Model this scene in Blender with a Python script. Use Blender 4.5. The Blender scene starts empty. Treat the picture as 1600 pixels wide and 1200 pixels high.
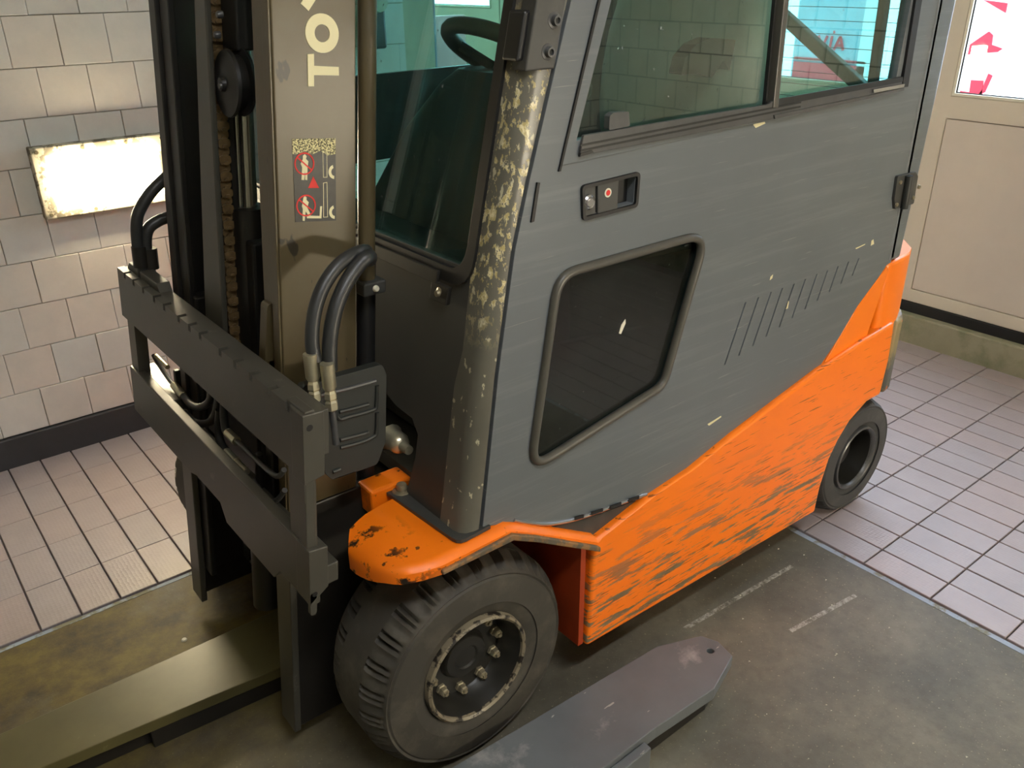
import bpy, bmesh, math, random
from mathutils import Vector, Matrix, geometry
random.seed(7)
S = bpy.context.scene
COL = S.collection
PI = math.pi
# ---------------------------------------------------------------- camera, world, exposure
cam_d = bpy.data.cameras.new('camera'); cam_d.sensor_width = 36.0; cam_d.lens = 29.925
cam_d.clip_start = 0.02
cam = bpy.data.objects.new('camera', cam_d); COL.objects.link(cam)
cam.matrix_world = Matrix(((0.78065886, 0.27897947, -0.55923358, 0.0),
                           (-0.62488461, 0.33478676, -0.70529217, 0.0),
                           (-0.00953804, 0.90004904, 0.43568423, 1.6),
                           (0, 0, 0, 1)))
S.camera = cam
S.view_settings.view_transform = 'Standard'
S.view_settings.look = 'None'
S.view_settings.gamma = 1.0
S.view_settings.use_curve_mapping = False
S.view_settings.exposure = 1.22

def lin(c):
    return tuple((v / 12.92 if v <= 0.04045 else ((v + 0.055) / 1.055) ** 2.4) for v in c)

W = bpy.data.worlds.new('world'); S.world = W; W.use_nodes = True
nt = W.node_tree; nt.nodes.clear()
wo = nt.nodes.new('ShaderNodeOutputWorld'); wb = nt.nodes.new('ShaderNodeBackground')
tc = nt.nodes.new('ShaderNodeTexCoord'); sp = nt.nodes.new('ShaderNodeSeparateXYZ')
cr = nt.nodes.new('ShaderNodeValToRGB')
cr.color_ramp.elements[0].position = 0.0; cr.color_ramp.elements[0].color = (0.52, 0.56, 0.62, 1)
cr.color_ramp.elements[1].position = 0.35; cr.color_ramp.elements[1].color = (0.68, 0.80, 1.0, 1)
nt.links.new(tc.outputs['Generated'], sp.inputs[0]); nt.links.new(sp.outputs['Z'], cr.inputs[0])
nt.links.new(cr.outputs[0], wb.inputs[0]); wb.inputs[1].default_value = 5.2
nt.links.new(wb.outputs[0], wo.inputs[0])

# ---------------------------------------------------------------- materials
def newmat(name):
    m = bpy.data.materials.new(name); m.use_nodes = True
    n = m.node_tree; b = n.nodes['Principled BSDF']
    return m, n, b

def noise(n, scale, detail=4, rough=0.6, vec=None, stretch=None, coord='Object'):
    t = n.nodes.new('ShaderNodeTexNoise')
    t.inputs['Scale'].default_value = scale; t.inputs['Detail'].default_value = detail
    t.inputs['Roughness'].default_value = rough
    g = n.nodes.new('ShaderNodeNewGeometry')
    mp = n.nodes.new('ShaderNodeMapping')
    n.links.new(g.outputs['Position'], mp.inputs[0])
    if stretch:
        mp.inputs['Scale'].default_value = stretch[:3]
        if len(stretch) > 3: mp.inputs['Rotation'].default_value = stretch[3]
    n.links.new(mp.outputs[0], t.inputs['Vector'])
    return t.outputs['Fac']

def ramp(n, fac, p0, p1, c0=(0, 0, 0, 1), c1=(1, 1, 1, 1)):
    r = n.nodes.new('ShaderNodeValToRGB')
    r.color_ramp.elements[0].position = p0; r.color_ramp.elements[1].position = p1
    r.color_ramp.elements[0].color = c0; r.color_ramp.elements[1].color = c1
    n.links.new(fac, r.inputs[0]); return r.outputs[0]

def mix(n, fac, a, b):
    m = n.nodes.new('ShaderNodeMix'); m.data_type = 'RGBA'
    for i, v in ((6, a), (7, b)):
        if isinstance(v, tuple): m.inputs[i].default_value = v if len(v) == 4 else v + (1,)
        else: n.links.new(v, m.inputs[i])
    if isinstance(fac, (int, float)): m.inputs[0].default_value = fac
    else: n.links.new(fac, m.inputs[0])
    return m.outputs[2]

def math_(n, op, a, b=None):
    m = n.nodes.new('ShaderNodeMath'); m.operation = op
    for i, v in enumerate((a, b)):
        if v is None: continue
        if isinstance(v, (int, float)): m.inputs[i].default_value = v
        else: n.links.new(v, m.inputs[i])
    return m.outputs[0]

def bump(n, b, h, strength=0.2, dist=0.002):
    bp = n.nodes.new('ShaderNodeBump'); bp.inputs['Strength'].default_value = strength
    bp.inputs['Distance'].default_value = dist
    n.links.new(h, bp.inputs['Height']); n.links.new(bp.outputs[0], b.inputs['Normal'])

def simple(name, col, rough=0.5, metal=0.0, var=0.25, scale=8.0, bmp=0.0, spec=0.5):
    m, n, b = newmat(name)
    c = lin(col); f = noise(n, scale, 5)
    d = tuple(v * (1 - var) for v in c); l = tuple(min(1, v * (1 + var)) for v in c)
    n.links.new(mix(n, ramp(n, f, 0.3, 0.7), d, l), b.inputs['Base Color'])
    b.inputs['Roughness'].default_value = rough; b.inputs['Metallic'].default_value = metal
    b.inputs['Specular IOR Level'].default_value = spec
    if bmp: bump(n, b, noise(n, scale * 12, 3), bmp)
    return m

def chipped(name, base, chip, scale, lo, hi, rough=0.45, stretch=None, mask=None, fine=None, var=0.15, bmp=0.15, chip2=None):
    """paint of one colour with chips / scratches of another colour showing through"""
    m, n, b = newmat(name)
    bc = lin(base); f0 = noise(n, 5, 5)
    c = mix(n, ramp(n, f0, 0.3, 0.7), tuple(v * (1 - var) for v in bc), tuple(min(1, v * (1 + var)) for v in bc))
    f = noise(n, scale, 6, 0.65, stretch=stretch)
    k = ramp(n, f, lo, hi)
    if mask is not None:
        k = math_(n, 'MULTIPLY', k, mask(n))
    cc = lin(chip)
    if chip2:
        cc = mix(n, ramp(n, noise(n, scale * 2, 3, stretch=stretch), 0.4, 0.6), lin(chip), lin(chip2))
    c = mix(n, k, c, cc)
    if fine:
        f2 = noise(n, fine[0], 3, 0.5, stretch=fine[1]); k2 = ramp(n, f2, fine[2], fine[3])
        c = mix(n, math_(n, 'MULTIPLY', k2, fine[5]), c, lin(fine[4]))
    n.links.new(c, b.inputs['Base Color']); b.inputs['Roughness'].default_value = rough
    if bmp: bump(n, b, math_(n, 'SUBTRACT', 1.0, k), bmp, 0.001)
    return m

def band(axis, lo, hi, soft):
    def f(n):
        g = n.nodes.new('ShaderNodeNewGeometry'); s = n.nodes.new('ShaderNodeSeparateXYZ')
        n.links.new(g.outputs['Position'], s.inputs[0])
        a = n.nodes.new('ShaderNodeMapRange'); a.inputs[1].default_value = lo - soft; a.inputs[2].default_value = lo
        n.links.new(s.outputs[axis], a.inputs[0])
        c = n.nodes.new('ShaderNodeMapRange'); c.inputs[1].default_value = hi; c.inputs[2].default_value = hi + soft
        c.inputs[3].default_value = 1; c.inputs[4].default_value = 0
        n.links.new(s.outputs[axis], c.inputs[0])
        return math_(n, 'MULTIPLY', a.outputs[0], c.outputs[0])
    return f

def emit(name, col, strength):
    m, n, b = newmat(name)
    b.inputs['Base Color'].default_value = (*col, 1)
    b.inputs['Emission Color'].default_value = (*col, 1); b.inputs['Emission Strength'].default_value = strength
    return m

def glass(name, tint, gloss=0.12, rough=0.02, dirt=0.0, dirtcol=(0.5, 0.52, 0.5)):
    m = bpy.data.materials.new(name); m.use_nodes = True; n = m.node_tree; n.nodes.clear()
    o = n.nodes.new('ShaderNodeOutputMaterial'); t = n.nodes.new('ShaderNodeBsdfTransparent')
    t.inputs[0].default_value = (*tint, 1)
    g = n.nodes.new('ShaderNodeBsdfGlossy'); g.inputs['Roughness'].default_value = rough
    lw = n.nodes.new('ShaderNodeLayerWeight'); lw.inputs[0].default_value = 0.5
    sch = math_(n, 'MULTIPLY_ADD', math_(n, 'POWER', lw.outputs['Facing'], 5.0), 0.7); sch.node.inputs[2].default_value = 0.03
    mx = n.nodes.new('ShaderNodeMixShader')
    n.links.new(math_(n, 'ADD', sch, gloss), mx.inputs[0])
    n.links.new(t.outputs[0], mx.inputs[1]); n.links.new(g.outputs[0], mx.inputs[2])
    out = mx.outputs[0]
    if dirt:
        d = n.nodes.new('ShaderNodeBsdfDiffuse'); d.inputs[0].default_value = (*dirtcol, 1)
        f = noise(n, 3, 6, 0.7); sp_ = noise(n, 60, 3, 0.6)
        k = math_(n, 'ADD', math_(n, 'MULTIPLY', ramp(n, f, 0.35, 0.8), dirt), math_(n, 'MULTIPLY', ramp(n, sp_, 0.68, 0.76), 0.5))
        m2 = n.nodes.new('ShaderNodeMixShader'); n.links.new(k, m2.inputs[0])
        n.links.new(out, m2.inputs[1]); n.links.new(d.outputs[0], m2.inputs[2]); out = m2.outputs[0]
    n.links.new(out, o.inputs[0]); return m

SK = (1.0, 8.0, 14.0, (0.0, 0.0, 0.0))
M = {}
M['grey_paint'] = chipped('slate_paint', (0.385, 0.405, 0.415), (0.47, 0.485, 0.485), 2.0, 0.50, 0.90, 0.34,
                          stretch=(1.0, 4.0, 22.0, (0, 0.10, 0)), var=0.05, bmp=0.02,
                          fine=(9.0, (0.7, 3.0, 26.0, (0, 0.14, 0)), 0.70, 0.74, (0.62, 0.62, 0.58), 0.40))
M['cab_dark'] = chipped('dark_cab_paint', (0.235, 0.235, 0.225), (0.36, 0.35, 0.32), 3, 0.6, 0.8, 0.45, var=0.1, bmp=0.03)
M['pillar'] = chipped('scuffed_pillar_paint', (0.37, 0.36, 0.32), (0.92, 0.88, 0.72), 85, 0.53, 0.555, 0.32,
                      stretch=(1.0, 1.0, 0.55), mask=band(2, 1.10, 1.46, 0.12), bmp=0.25, chip2=(0.66, 0.60, 0.40),
                      fine=(70, (1, 1, 0.6), 0.64, 0.67, (0.75, 0.72, 0.6), 0.8))
M['orange'] = chipped('orange_paint', (1.0, 0.49, 0.06), (0.40, 0.30, 0.18), 6, 0.52, 0.56, 0.38,
                      stretch=(1.0, 3.0, 9.0, (0, 0.02, 0)), mask=band(2, 0.05, 0.26, 0.22), var=0.05, bmp=0.2, chip2=(0.50, 0.44, 0.34),
                      fine=(15, (0.6, 3, 13, (0, 0.06, 0)), 0.64, 0.67, (0.38, 0.22, 0.10), 0.75))
M['orange_clean'] = chipped('orange_paint_plain', (1.0, 0.50, 0.06), (0.55, 0.3, 0.15), 30, 0.72, 0.74, 0.38, var=0.04, bmp=0.05)
M['orange_fender'] = chipped('orange_fender_paint', (1.0, 0.48, 0.05), (0.12, 0.09, 0.06), 20, 0.55, 0.6, 0.42,
                             mask=band(0, 0.4, 0.64, 0.08), var=0.10, bmp=0.2,
                             fine=(34, (1, 1, 1), 0.68, 0.71, (0.22, 0.12, 0.05), 0.9))
M['fender_edge'] = chipped('worn_fender_edge', (0.55, 0.40, 0.24), (0.35, 0.32, 0.26), 30, 0.45, 0.55, 0.6, bmp=0.2)
M['mast'] = chipped('mast_steel', (0.34, 0.295, 0.20), (0.37, 0.34, 0.26), 6, 0.5, 0.8, 0.36, var=0.12, bmp=0.03,
                    fine=(28, (1, 1, 0.5), 0.70, 0.73, (0.12, 0.11, 0.09), 0.8))
M['mast_dark'] = simple('dark_and_shaded_steel', (0.125, 0.115, 0.10), 0.42, 0.0, 0.3, 6, 0.05)  # dark parts; near-black also stands in for shade inside the mast channel
M['steel'] = chipped('carriage_steel', (0.275, 0.265, 0.235), (0.42, 0.40, 0.36), 9, 0.64, 0.75, 0.38, var=0.15, bmp=0.06)
M['fork'] = chipped('fork_steel', (0.40, 0.415, 0.425), (0.62, 0.61, 0.60), 7, 0.60, 0.75, 0.36, var=0.14, bmp=0.05,
                    stretch=(1, 1, 1), fine=(30, (0.6, 2, 2, (0, 0, 0.5)), 0.72, 0.74, (0.75, 0.74, 0.7), 0.7))
M['fork_old'] = chipped('worn_fork_steel', (0.34, 0.315, 0.19), (0.70, 0.66, 0.50), 5, 0.62, 0.75, 0.4, var=0.2, bmp=0.06)
M['black'] = simple('black_rubber', (0.09, 0.09, 0.09), 0.5, 0, 0.2, 20)
M['hose'] = simple('hose_rubber', (0.17, 0.175, 0.175), 0.42, 0, 0.15, 20)
M['seal'] = simple('window_seal_rubber', (0.30, 0.29, 0.26), 0.38, 0, 0.1, 15)
M['alu'] = simple('dull_aluminium_trim', (0.33, 0.33, 0.33), 0.35, 0.3, 0.15, 20)
M['brass'] = simple('plated_fitting', (0.80, 0.77, 0.66), 0.28, 0.75, 0.15, 30)
M['bolt'] = simple('zinc_bolt', (0.62, 0.58, 0.48), 0.35, 0.6, 0.2, 60)
M['chrome'] = simple('bare_steel', (0.75, 0.75, 0.76), 0.2, 0.9, 0.05, 10)
M['rod'] = simple('chromed_rod', (0.65, 0.64, 0.6), 0.18, 0.9, 0.05, 10)
M['tyre'] = chipped('tyre_rubber', (0.235, 0.222, 0.195), (0.33, 0.31, 0.27), 11, 0.5, 0.75, 0.68, var=0.18, bmp=0.5)
M['tyre_rear'] = chipped('rear_tyre_rubber', (0.24, 0.24, 0.235), (0.32, 0.31, 0.3), 9, 0.5, 0.75, 0.7, var=0.1, bmp=0.08)
M['rim'] = simple('black_wheel_paint', (0.13, 0.125, 0.11), 0.4, 0, 0.2, 20)
M['rim_edge'] = chipped('worn_rim_edge', (0.50, 0.46, 0.38), (0.15, 0.13, 0.11), 40, 0.5, 0.56, 0.4, bmp=0.1)
M['chain'] = simple('oiled_chain', (0.50, 0.41, 0.28), 0.3, 0.3, 0.3, 60)
M['seat'] = simple('grey_vinyl', (0.60, 0.61, 0.58), 0.5, 0, 0.08, 12, 0.05)
M['cab_plastic'] = simple('dark_cab_plastic', (0.16, 0.17, 0.16), 0.5, 0, 0.12, 12)
M['glass_cab'] = glass('tinted_cab_glass', (0.76, 0.90, 0.85), 0.03, 0.01, 0.05, (0.30, 0.33, 0.31))
M['glass_side'] = glass('dusty_side_glass', (0.76, 0.90, 0.85), 0.07, 0.01, 0.09, (0.30, 0.34, 0.32))
M['glass_low'] = glass('dark_lower_glass', (0.26, 0.36, 0.33), 0.03, 0.02, 0.16, (0.20, 0.21, 0.19))
M['glass_rear'] = glass('rear_cab_glass', (0.66, 0.92, 0.92), 0.02, 0.01)
M['glass_clear'] = glass('building_glass', (0.96, 0.98, 0.98), 0.0, 0.01)
M['white'] = simple('white_print', (0.86, 0.84, 0.76), 0.5, 0, 0.04)
M['cream_print'] = simple('cream_print', (0.90, 0.86, 0.68), 0.5, 0, 0.04)
M['red'] = simple('red_print', (0.85, 0.13, 0.10), 0.5, 0, 0.04)
M['sticker'] = simple('black_sticker', (0.17, 0.16, 0.14), 0.4, 0, 0.3, 80)
M['white_frame'] = simple('white_door_frame', (0.80, 0.76, 0.69), 0.45, 0, 0.03)
M['white_panel'] = simple('white_door_panel', (0.79, 0.745, 0.69), 0.5, 0, 0.03)
M['groove'] = simple('black_gasket', (0.06, 0.06, 0.06), 0.6, 0, 0.1)
M['plaster'] = simple('plaster', (0.80, 0.76, 0.66), 0.8, 0, 0.05)
M['curb'] = chipped('stained_curb', (0.55, 0.53, 0.44), (0.40, 0.42, 0.30), 6, 0.45, 0.7, 0.8, bmp=0.2)
M['grout'] = simple('dark_grout', (0.50, 0.47, 0.47), 0.9, 0, 0.15, 20)
M['wall_grout'] = simple('wall_grout', (0.62, 0.59, 0.51), 0.9, 0, 0.15, 20)
M['baseboard'] = simple('slate_baseboard', (0.24, 0.24, 0.25), 0.5, 0, 0.2, 6)
M['lamp_frame'] = chipped('flaking_lamp_frame', (0.80, 0.77, 0.68), (0.45, 0.42, 0.36), 18, 0.48, 0.54, 0.7, bmp=0.3)
M['lamp'] = emit('lamp_diffuser', (1.0, 0.88, 0.68), 85.0)
M['lamp_left'] = emit('left_lamp_diffuser', (1.0, 0.84, 0.55), 46.0)
M['added_fill'] = emit('added_fill_diffuser', (0.95, 0.97, 1.0), 27.0)  # glow of the added ceiling fill lights

def tilemat(name, col, rough, var, dimple=False):
    m, n, b = newmat(name)
    oi = n.nodes.new('ShaderNodeObjectInfo')
    c = lin(col)
    warm = (c[0] * (1 + var), c[1] * (1 - var * 0.3), c[2] * (1 - var), 1)
    cool = (c[0] * (1 - var * 0.6), c[1] * (1 + var * 0.1), c[2] * (1 + var * 0.5), 1)
    base = mix(n, oi.outputs['Random'], cool, warm)
    f = noise(n, 7, 6, 0.7)
    base = mix(n, math_(n, 'MULTIPLY', ramp(n, f, 0.35, 0.8), 0.35), base, tuple(v * 0.6 for v in c) + (1,))
    n.links.new(base, b.inputs['Base Color']); b.inputs['Roughness'].default_value = rough
    if dimple:
        v = n.nodes.new('ShaderNodeTexVoronoi'); v.inputs['Scale'].default_value = 95; v.inputs['Randomness'].default_value = 0.25
        g = n.nodes.new('ShaderNodeNewGeometry'); n.links.new(g.outputs['Position'], v.inputs['Vector'])
        bump(n, b, v.outputs['Distance'], 0.55, 0.002)
    else:
        bump(n, b, noise(n, 14, 3), 0.15, 0.002)
    return m
M['wall_tile'] = tilemat('cream_wall_tile', (0.93, 0.915, 0.885), 0.28, 0.06)
M['floor_tile'] = tilemat('grey_floor_tile', (0.62, 0.575, 0.575), 0.42, 0.04, True)

def concrete():
    m, n, b = newmat('stained_concrete')
    f = noise(n, 2.2, 8, 0.65); f2 = noise(n, 30, 4, 0.7); f3 = noise(n, 140, 2, 0.5)
    c = mix(n, ramp(n, f, 0.38, 0.66), lin((0.34, 0.325, 0.28)), lin((0.47, 0.445, 0.38)))
    c = mix(n, math_(n, 'MULTIPLY', ramp(n, f2, 0.45, 0.75), 0.35), c, lin((0.27, 0.25, 0.18)))
    c = mix(n, math_(n, 'MULTIPLY', ramp(n, f3, 0.66, 0.72), 0.5), c, lin((0.66, 0.62, 0.5)))
    g = n.nodes.new('ShaderNodeNewGeometry'); s = n.nodes.new('ShaderNodeSeparateXYZ'); n.links.new(g.outputs['Position'], s.inputs[0])
    # dried oil stains: brown-green patches along the far side of the slab
    st = noise(n, 3.0, 5, 0.6); edge = n.nodes.new('ShaderNodeMapRange')
    edge.inputs[1].default_value = 1.25; edge.inputs[2].default_value = 1.7; n.links.new(s.outputs['Y'], edge.inputs[0])
    c = mix(n, math_(n, 'MULTIPLY', ramp(n, st, 0.26, 0.46), math_(n, 'MULTIPLY', edge.outputs[0], 0.9)), c, mix(n, ramp(n, noise(n, 5.5, 6, 0.7), 0.40, 0.62), lin((0.40, 0.34, 0.10)), lin((0.20, 0.15, 0.06))))
    # two long chalky scrape marks
    scr = ramp(n, noise(n, 55, 4, 0.8), 0.42, 0.60)
    for (x0, y0, x1, y1, w) in SCRAPES:
        dx, dy = x1 - x0, y1 - y0; L = math.hypot(dx, dy); ux, uy = dx / L, dy / L
        px = math_(n, 'SUBTRACT', s.outputs['X'], x0); py = math_(n, 'SUBTRACT', s.outputs['Y'], y0)
        t = math_(n, 'ADD', math_(n, 'MULTIPLY', px, ux), math_(n, 'MULTIPLY', py, uy))
        d = math_(n, 'ABSOLUTE', math_(n, 'SUBTRACT', math_(n, 'MULTIPLY', px, uy), math_(n, 'MULTIPLY', py, ux)))
        near = math_(n, 'LESS_THAN', d, w)
        inside = math_(n, 'MULTIPLY', math_(n, 'GREATER_THAN', t, 0.0), math_(n, 'LESS_THAN', t, L))
        c = mix(n, math_(n, 'MULTIPLY', math_(n, 'MULTIPLY', near, inside), math_(n, 'MULTIPLY', scr, 0.75)), c, lin((0.70, 0.69, 0.64)))
    n.links.new(c, b.inputs['Base Color']); b.inputs['Roughness'].default_value = 0.62
    bump(n, b, f2, 0.35, 0.003)
    return m
_s = [(1.465, 1.108), (1.917, 1.086), (1.677, 0.923), (1.944, 0.893)]
SCRAPES = [(_s[0][0], _s[0][1], _s[1][0], _s[1][1], 0.007), (_s[2][0], _s[2][1], _s[3][0], _s[3][1], 0.007)]
M['concrete'] = concrete()
M['slab_edge'] = chipped('painted_slab_edge', (0.58, 0.62, 0.68), (0.46, 0.45, 0.38), 12, 0.5, 0.58, 0.7, bmp=0.1)

# ---------------------------------------------------------------- mesh helpers
ORIG = {}
def worg(o):
    return ORIG.get(o.name, Vector((0, 0, 0)))

class MB:
    def __init__(s, fn=None): s.v = []; s.f = []; s.fn = fn
    def add(s, vs, fs):
        k = len(s.v); s.v += [tuple(v) for v in vs]; s.f += [tuple(i + k for i in f) for f in fs]; return s
    def box(s, x0, x1, y0, y1, z0, z1):
        return s.add([(x0, y0, z0), (x1, y0, z0), (x1, y1, z0), (x0, y1, z0), (x0, y0, z1), (x1, y0, z1), (x1, y1, z1), (x0, y1, z1)],
                     [(0, 3, 2, 1), (4, 5, 6, 7), (0, 1, 5, 4), (1, 2, 6, 5), (2, 3, 7, 6), (3, 0, 4, 7)])
    def prism(s, ax, pts, d0, d1, holes=()):
        """2-D outline (holes allowed) extruded along axis ax from d0 to d1"""
        def to3(p, d):
            a, b = p
            return {'x': (d, a, b), 'y': (a, d, b), 'z': (a, b, d)}[ax]
        loops = [pts] + list(holes)
        flat = [p for l in loops for p in l]
        tris = geometry.tessellate_polygon([[Vector((p[0], p[1], 0)) for p in l] for l in loops])
        N = len(flat)
        vs = [to3(p, d0) for p in flat] + [to3(p, d1) for p in flat]
        fs = [tuple(t) for t in tris] + [tuple(i + N for i in reversed(t)) for t in tris]
        k = 0
        for l in loops:
            L = len(l)
            for i in range(L):
                a, b = k + i, k + (i + 1) % L
                fs.append((a, b, b + N, a + N))
            k += L
        return s.add(vs, fs)
    def tube(s, pts, r, seg=8, closed=False, smooth=4):
        pts = [Vector(p) for p in pts]
        if smooth:
            pts = catmull(pts, smooth, closed)
        n = len(pts); rings = []; up = None
        for i, p in enumerate(pts):
            if closed: t = (pts[(i + 1) % n] - pts[i - 1])
            else: t = pts[min(i + 1, n - 1)] - pts[max(i - 1, 0)]
            t.normalize()
            if up is None:
                up = Vector((0, 0, 1)) if abs(t.z) < 0.9 else Vector((1, 0, 0))
            a = t.cross(up); a.normalize(); up = a.cross(t); up.normalize()
            rr = r[min(i, len(r) - 1)] if isinstance(r, (list, tuple)) else r
            rings.append([p + a * rr * math.cos(2 * PI * k / seg) + up * rr * math.sin(2 * PI * k / seg) for k in range(seg)])
        return s.loft(rings, closed)
    def loft(s, rings, closed=False, caps=True, wrap=True):
        m = len(rings[0]); n = len(rings)
        vs = [tuple(v) for r in rings for v in r]; fs = []
        for i in range(n if closed else n - 1):
            j = (i + 1) % n
            for k in range(m if wrap else m - 1):
                k2 = (k + 1) % m
                fs.append((i * m + k, i * m + k2, j * m + k2, j * m + k))
        if caps and not closed and wrap:
            fs.append(tuple(reversed(range(m)))); fs.append(tuple((n - 1) * m + k for k in range(m)))
        return s.add(vs, fs)
    def lathe(s, prof, c, ax='y', seg=32, closed=False):
        """profile [(radius, offset)] turned about axis ax through c"""
        rings = []
        for k in range(seg):
            a = 2 * PI * k / seg; ca, sa = math.cos(a), math.sin(a); ring = []
            for r, h in prof:
                if ax == 'y': ring.append((c[0] + r * ca, c[1] + h, c[2] + r * sa))
                elif ax == 'x': ring.append((c[0] + h, c[1] + r * ca, c[2] + r * sa))
                else: ring.append((c[0] + r * ca, c[1] + r * sa, c[2] + h))
            rings.append(ring)
        return s.loft(rings, closed=True, wrap=closed)
    def cyl(s, p0, p1, r, seg=12):
        return s.tube([p0, p1], r, seg, smooth=0)
    def build(s, name, mat, parent=None, bevel=0, seg=2, smooth=False, origin=None, base=False):
        vs = [Vector(s.fn(v)) if s.fn else Vector(v) for v in s.v]
        lo = Vector([min(v[i] for v in vs) for i in range(3)]); hi = Vector([max(v[i] for v in vs) for i in range(3)])
        o = origin if origin is not None else (lo + hi) / 2
        o = Vector(o)
        if base: o.z = lo.z
        me = bpy.data.meshes.new(name)
        me.from_pydata([v - o for v in vs], [], s.f)
        bm = bmesh.new(); bm.from_mesh(me)
        bmesh.ops.remove_doubles(bm, verts=bm.verts, dist=1e-6)
        bmesh.ops.recalc_face_normals(bm, faces=bm.faces)
        bm.to_mesh(me); bm.free()
        if smooth:
            for p in me.polygons: p.use_smooth = True
            if hasattr(me, 'set_sharp_from_angle'): me.set_sharp_from_angle(angle=math.radians(38))
        me.materials.append(M[mat] if isinstance(mat, str) else mat)
        ob = bpy.data.objects.new(name, me); COL.objects.link(ob)
        if parent: ob.parent = parent; ob.location = o - worg(parent)
        else: ob.location = o
        ORIG[ob.name] = o
        if bevel:
            b = ob.modifiers.new('bevel', 'BEVEL'); b.width = bevel; b.segments = seg; b.limit_method = 'ANGLE'
            b.angle_limit = math.radians(35); b.harden_normals = False
        return ob

def catmull(p, n, closed=False):
    out = []; L = len(p)
    rng = range(L) if closed else range(L - 1)
    for i in rng:
        p0 = p[(i - 1) % L] if closed or i > 0 else p[0]
        p1 = p[i]; p2 = p[(i + 1) % L]
        p3 = p[(i + 2) % L] if closed or i + 2 < L else p[-1]
        for k in range(n):
            t = k / n
            out.append(0.5 * ((2 * p1) + (p2 - p0) * t + (2 * p0 - 5 * p1 + 4 * p2 - p3) * t * t + (3 * p1 - p0 - 3 * p2 + p3) * t ** 3))
    if not closed: out.append(p[-1])
    return out

def roundpoly(pts, r, seg=5):
    out = []; n = len(pts)
    rs = r if isinstance(r, (list, tuple)) else [r] * n
    for i in range(n):
        a, b, c = Vector(pts[i - 1]), Vector(pts[i]), Vector(pts[(i + 1) % n])
        u = (a - b); v = (c - b); lu, lv = u.length, v.length; u.normalize(); v.normalize()
        ang = u.angle(v); d = min(rs[i] / max(math.tan(ang / 2), 1e-3), lu * 0.45, lv * 0.45)
        if rs[i] <= 0: out.append(tuple(b)); continue
        p0 = b + u * d; p1 = b + v * d
        for k in range(seg + 1):
            t = k / seg
            out.append(tuple(p0 * (1 - t) ** 2 + b * 2 * t * (1 - t) + p1 * t * t))
    return out

def inset(pts, d):
    """offset a polygon inwards by d (positive)"""
    n = len(pts); area = sum(pts[i][0] * pts[(i + 1) % n][1] - pts[(i + 1) % n][0] * pts[i][1] for i in range(n))
    sg = 1 if area > 0 else -1; out = []
    for i in range(n):
        a, b, c = Vector(pts[i - 1]), Vector(pts[i]), Vector(pts[(i + 1) % n])
        e1 = (b - a).normalized(); e2 = (c - b).normalized()
        n1 = Vector((-e1.y, e1.x)) * sg; n2 = Vector((-e2.y, e2.x)) * sg
        m = n1 + n2; k = m.length_squared
        out.append(tuple(b + m * (2 * d / k)) if k > 1e-6 else tuple(b + n1 * d))
    return out

def empty(name, loc, label, cat, group=None):
    e = bpy.data.objects.new(name, None); COL.objects.link(e); e.location = loc; e.empty_display_size = 0.1
    ORIG[e.name] = Vector(loc); e['label'] = label; e['category'] = cat
    if group: e['group'] = group
    return e
def tag(o, label, cat, group=None):
    o['label'] = label; o['category'] = cat
    if group: o['group'] = group
    return o
def struct(o): o['kind'] = 'structure'; return o
def copy_to(o, parent, world):
    c = o.copy(); COL.objects.link(c); c.parent = parent; c.location = Vector(world) - worg(parent); return c

tilt = lambda v: (v[0] + 0.1 * v[2], v[1], v[2])          # the mast leans back by 0.1 per metre of height

# ================================================================ ROOM
floor = struct(MB().box(-2.6, 3.83, -1.6, 7.0, -0.12, -0.006).build('floor', 'grout'))
slab = MB().box(-2.6, 2.065, -1.6, 2.185, -0.10, 0.0).build('concrete_slab', 'concrete', floor)
MB().box(2.065, 2.083, -1.6, 2.185, -0.08, 0.001).build('slab_edge', 'slab_edge', floor)
MB().box(-2.6, 2.083, 2.185, 2.200, -0.08, 0.001).build('slab_edge', 'slab_edge', floor)

def tile_mesh(name, mat, lx, ly, th, ch):
    mb = MB(); a, b = lx / 2, ly / 2
    mb.loft([[(-a, -b, -th), (a, -b, -th), (a, b, -th), (-a, b, -th)], [(-a, -b, -ch), (a, -b, -ch), (a, b, -ch), (-a, b, -ch)],
             [(-a + ch, -b + ch, 0), (a - ch, -b + ch, 0), (a - ch, b - ch, 0), (-a + ch, b - ch, 0)]])
    o = mb.build(name, mat); me = o.data; bpy.data.objects.remove(o); return me
tm = tile_mesh('floor_tile_mesh', 'floor_tile', 0.0995, 0.2005, 0.012, 0.0015)
def lay(xs, ys, stuff=None):
    for x in xs:
        for y in ys:
            if stuff is not None:
                stuff.box(x, x + 0.0995, y, y + 0.2005, -0.02, 0.001); continue
            t = bpy.data.objects.new('tile', tm); COL.objects.link(t); t.parent = floor
            t.location = Vector((x + 0.05, y + 0.1, 0.001 + random.uniform(-0.0006, 0.0006))) - worg(floor)
xr = [2.0865 + 0.1043 * i for i in range(17)]
yr = [0.957 - 0.205 * i for i in range(4, -6, -1)]
xl = [-0.725 + 0.1043 * i for i in range(27)]
yl = [2.203 + 0.2015 * i for i in range(5)]
xr = [x for x in xr if x < 3.76]
lay(xr, [0.957 + 0.205 * i for i in range(-4, 5)])
lay(xl, yl)
st = MB(); lay(xr, [0.957 + 0.205 * i for i in range(5, 29)], st); lay(xr, [0.957 + 0.205 * i for i in range(-12, -4)], st)
lay([-0.725 - 0.1043 * i for i in range(1, 18)], yl, st)
so = st.build('tile', 'floor_tile', floor); so['kind'] = 'stuff'

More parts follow.
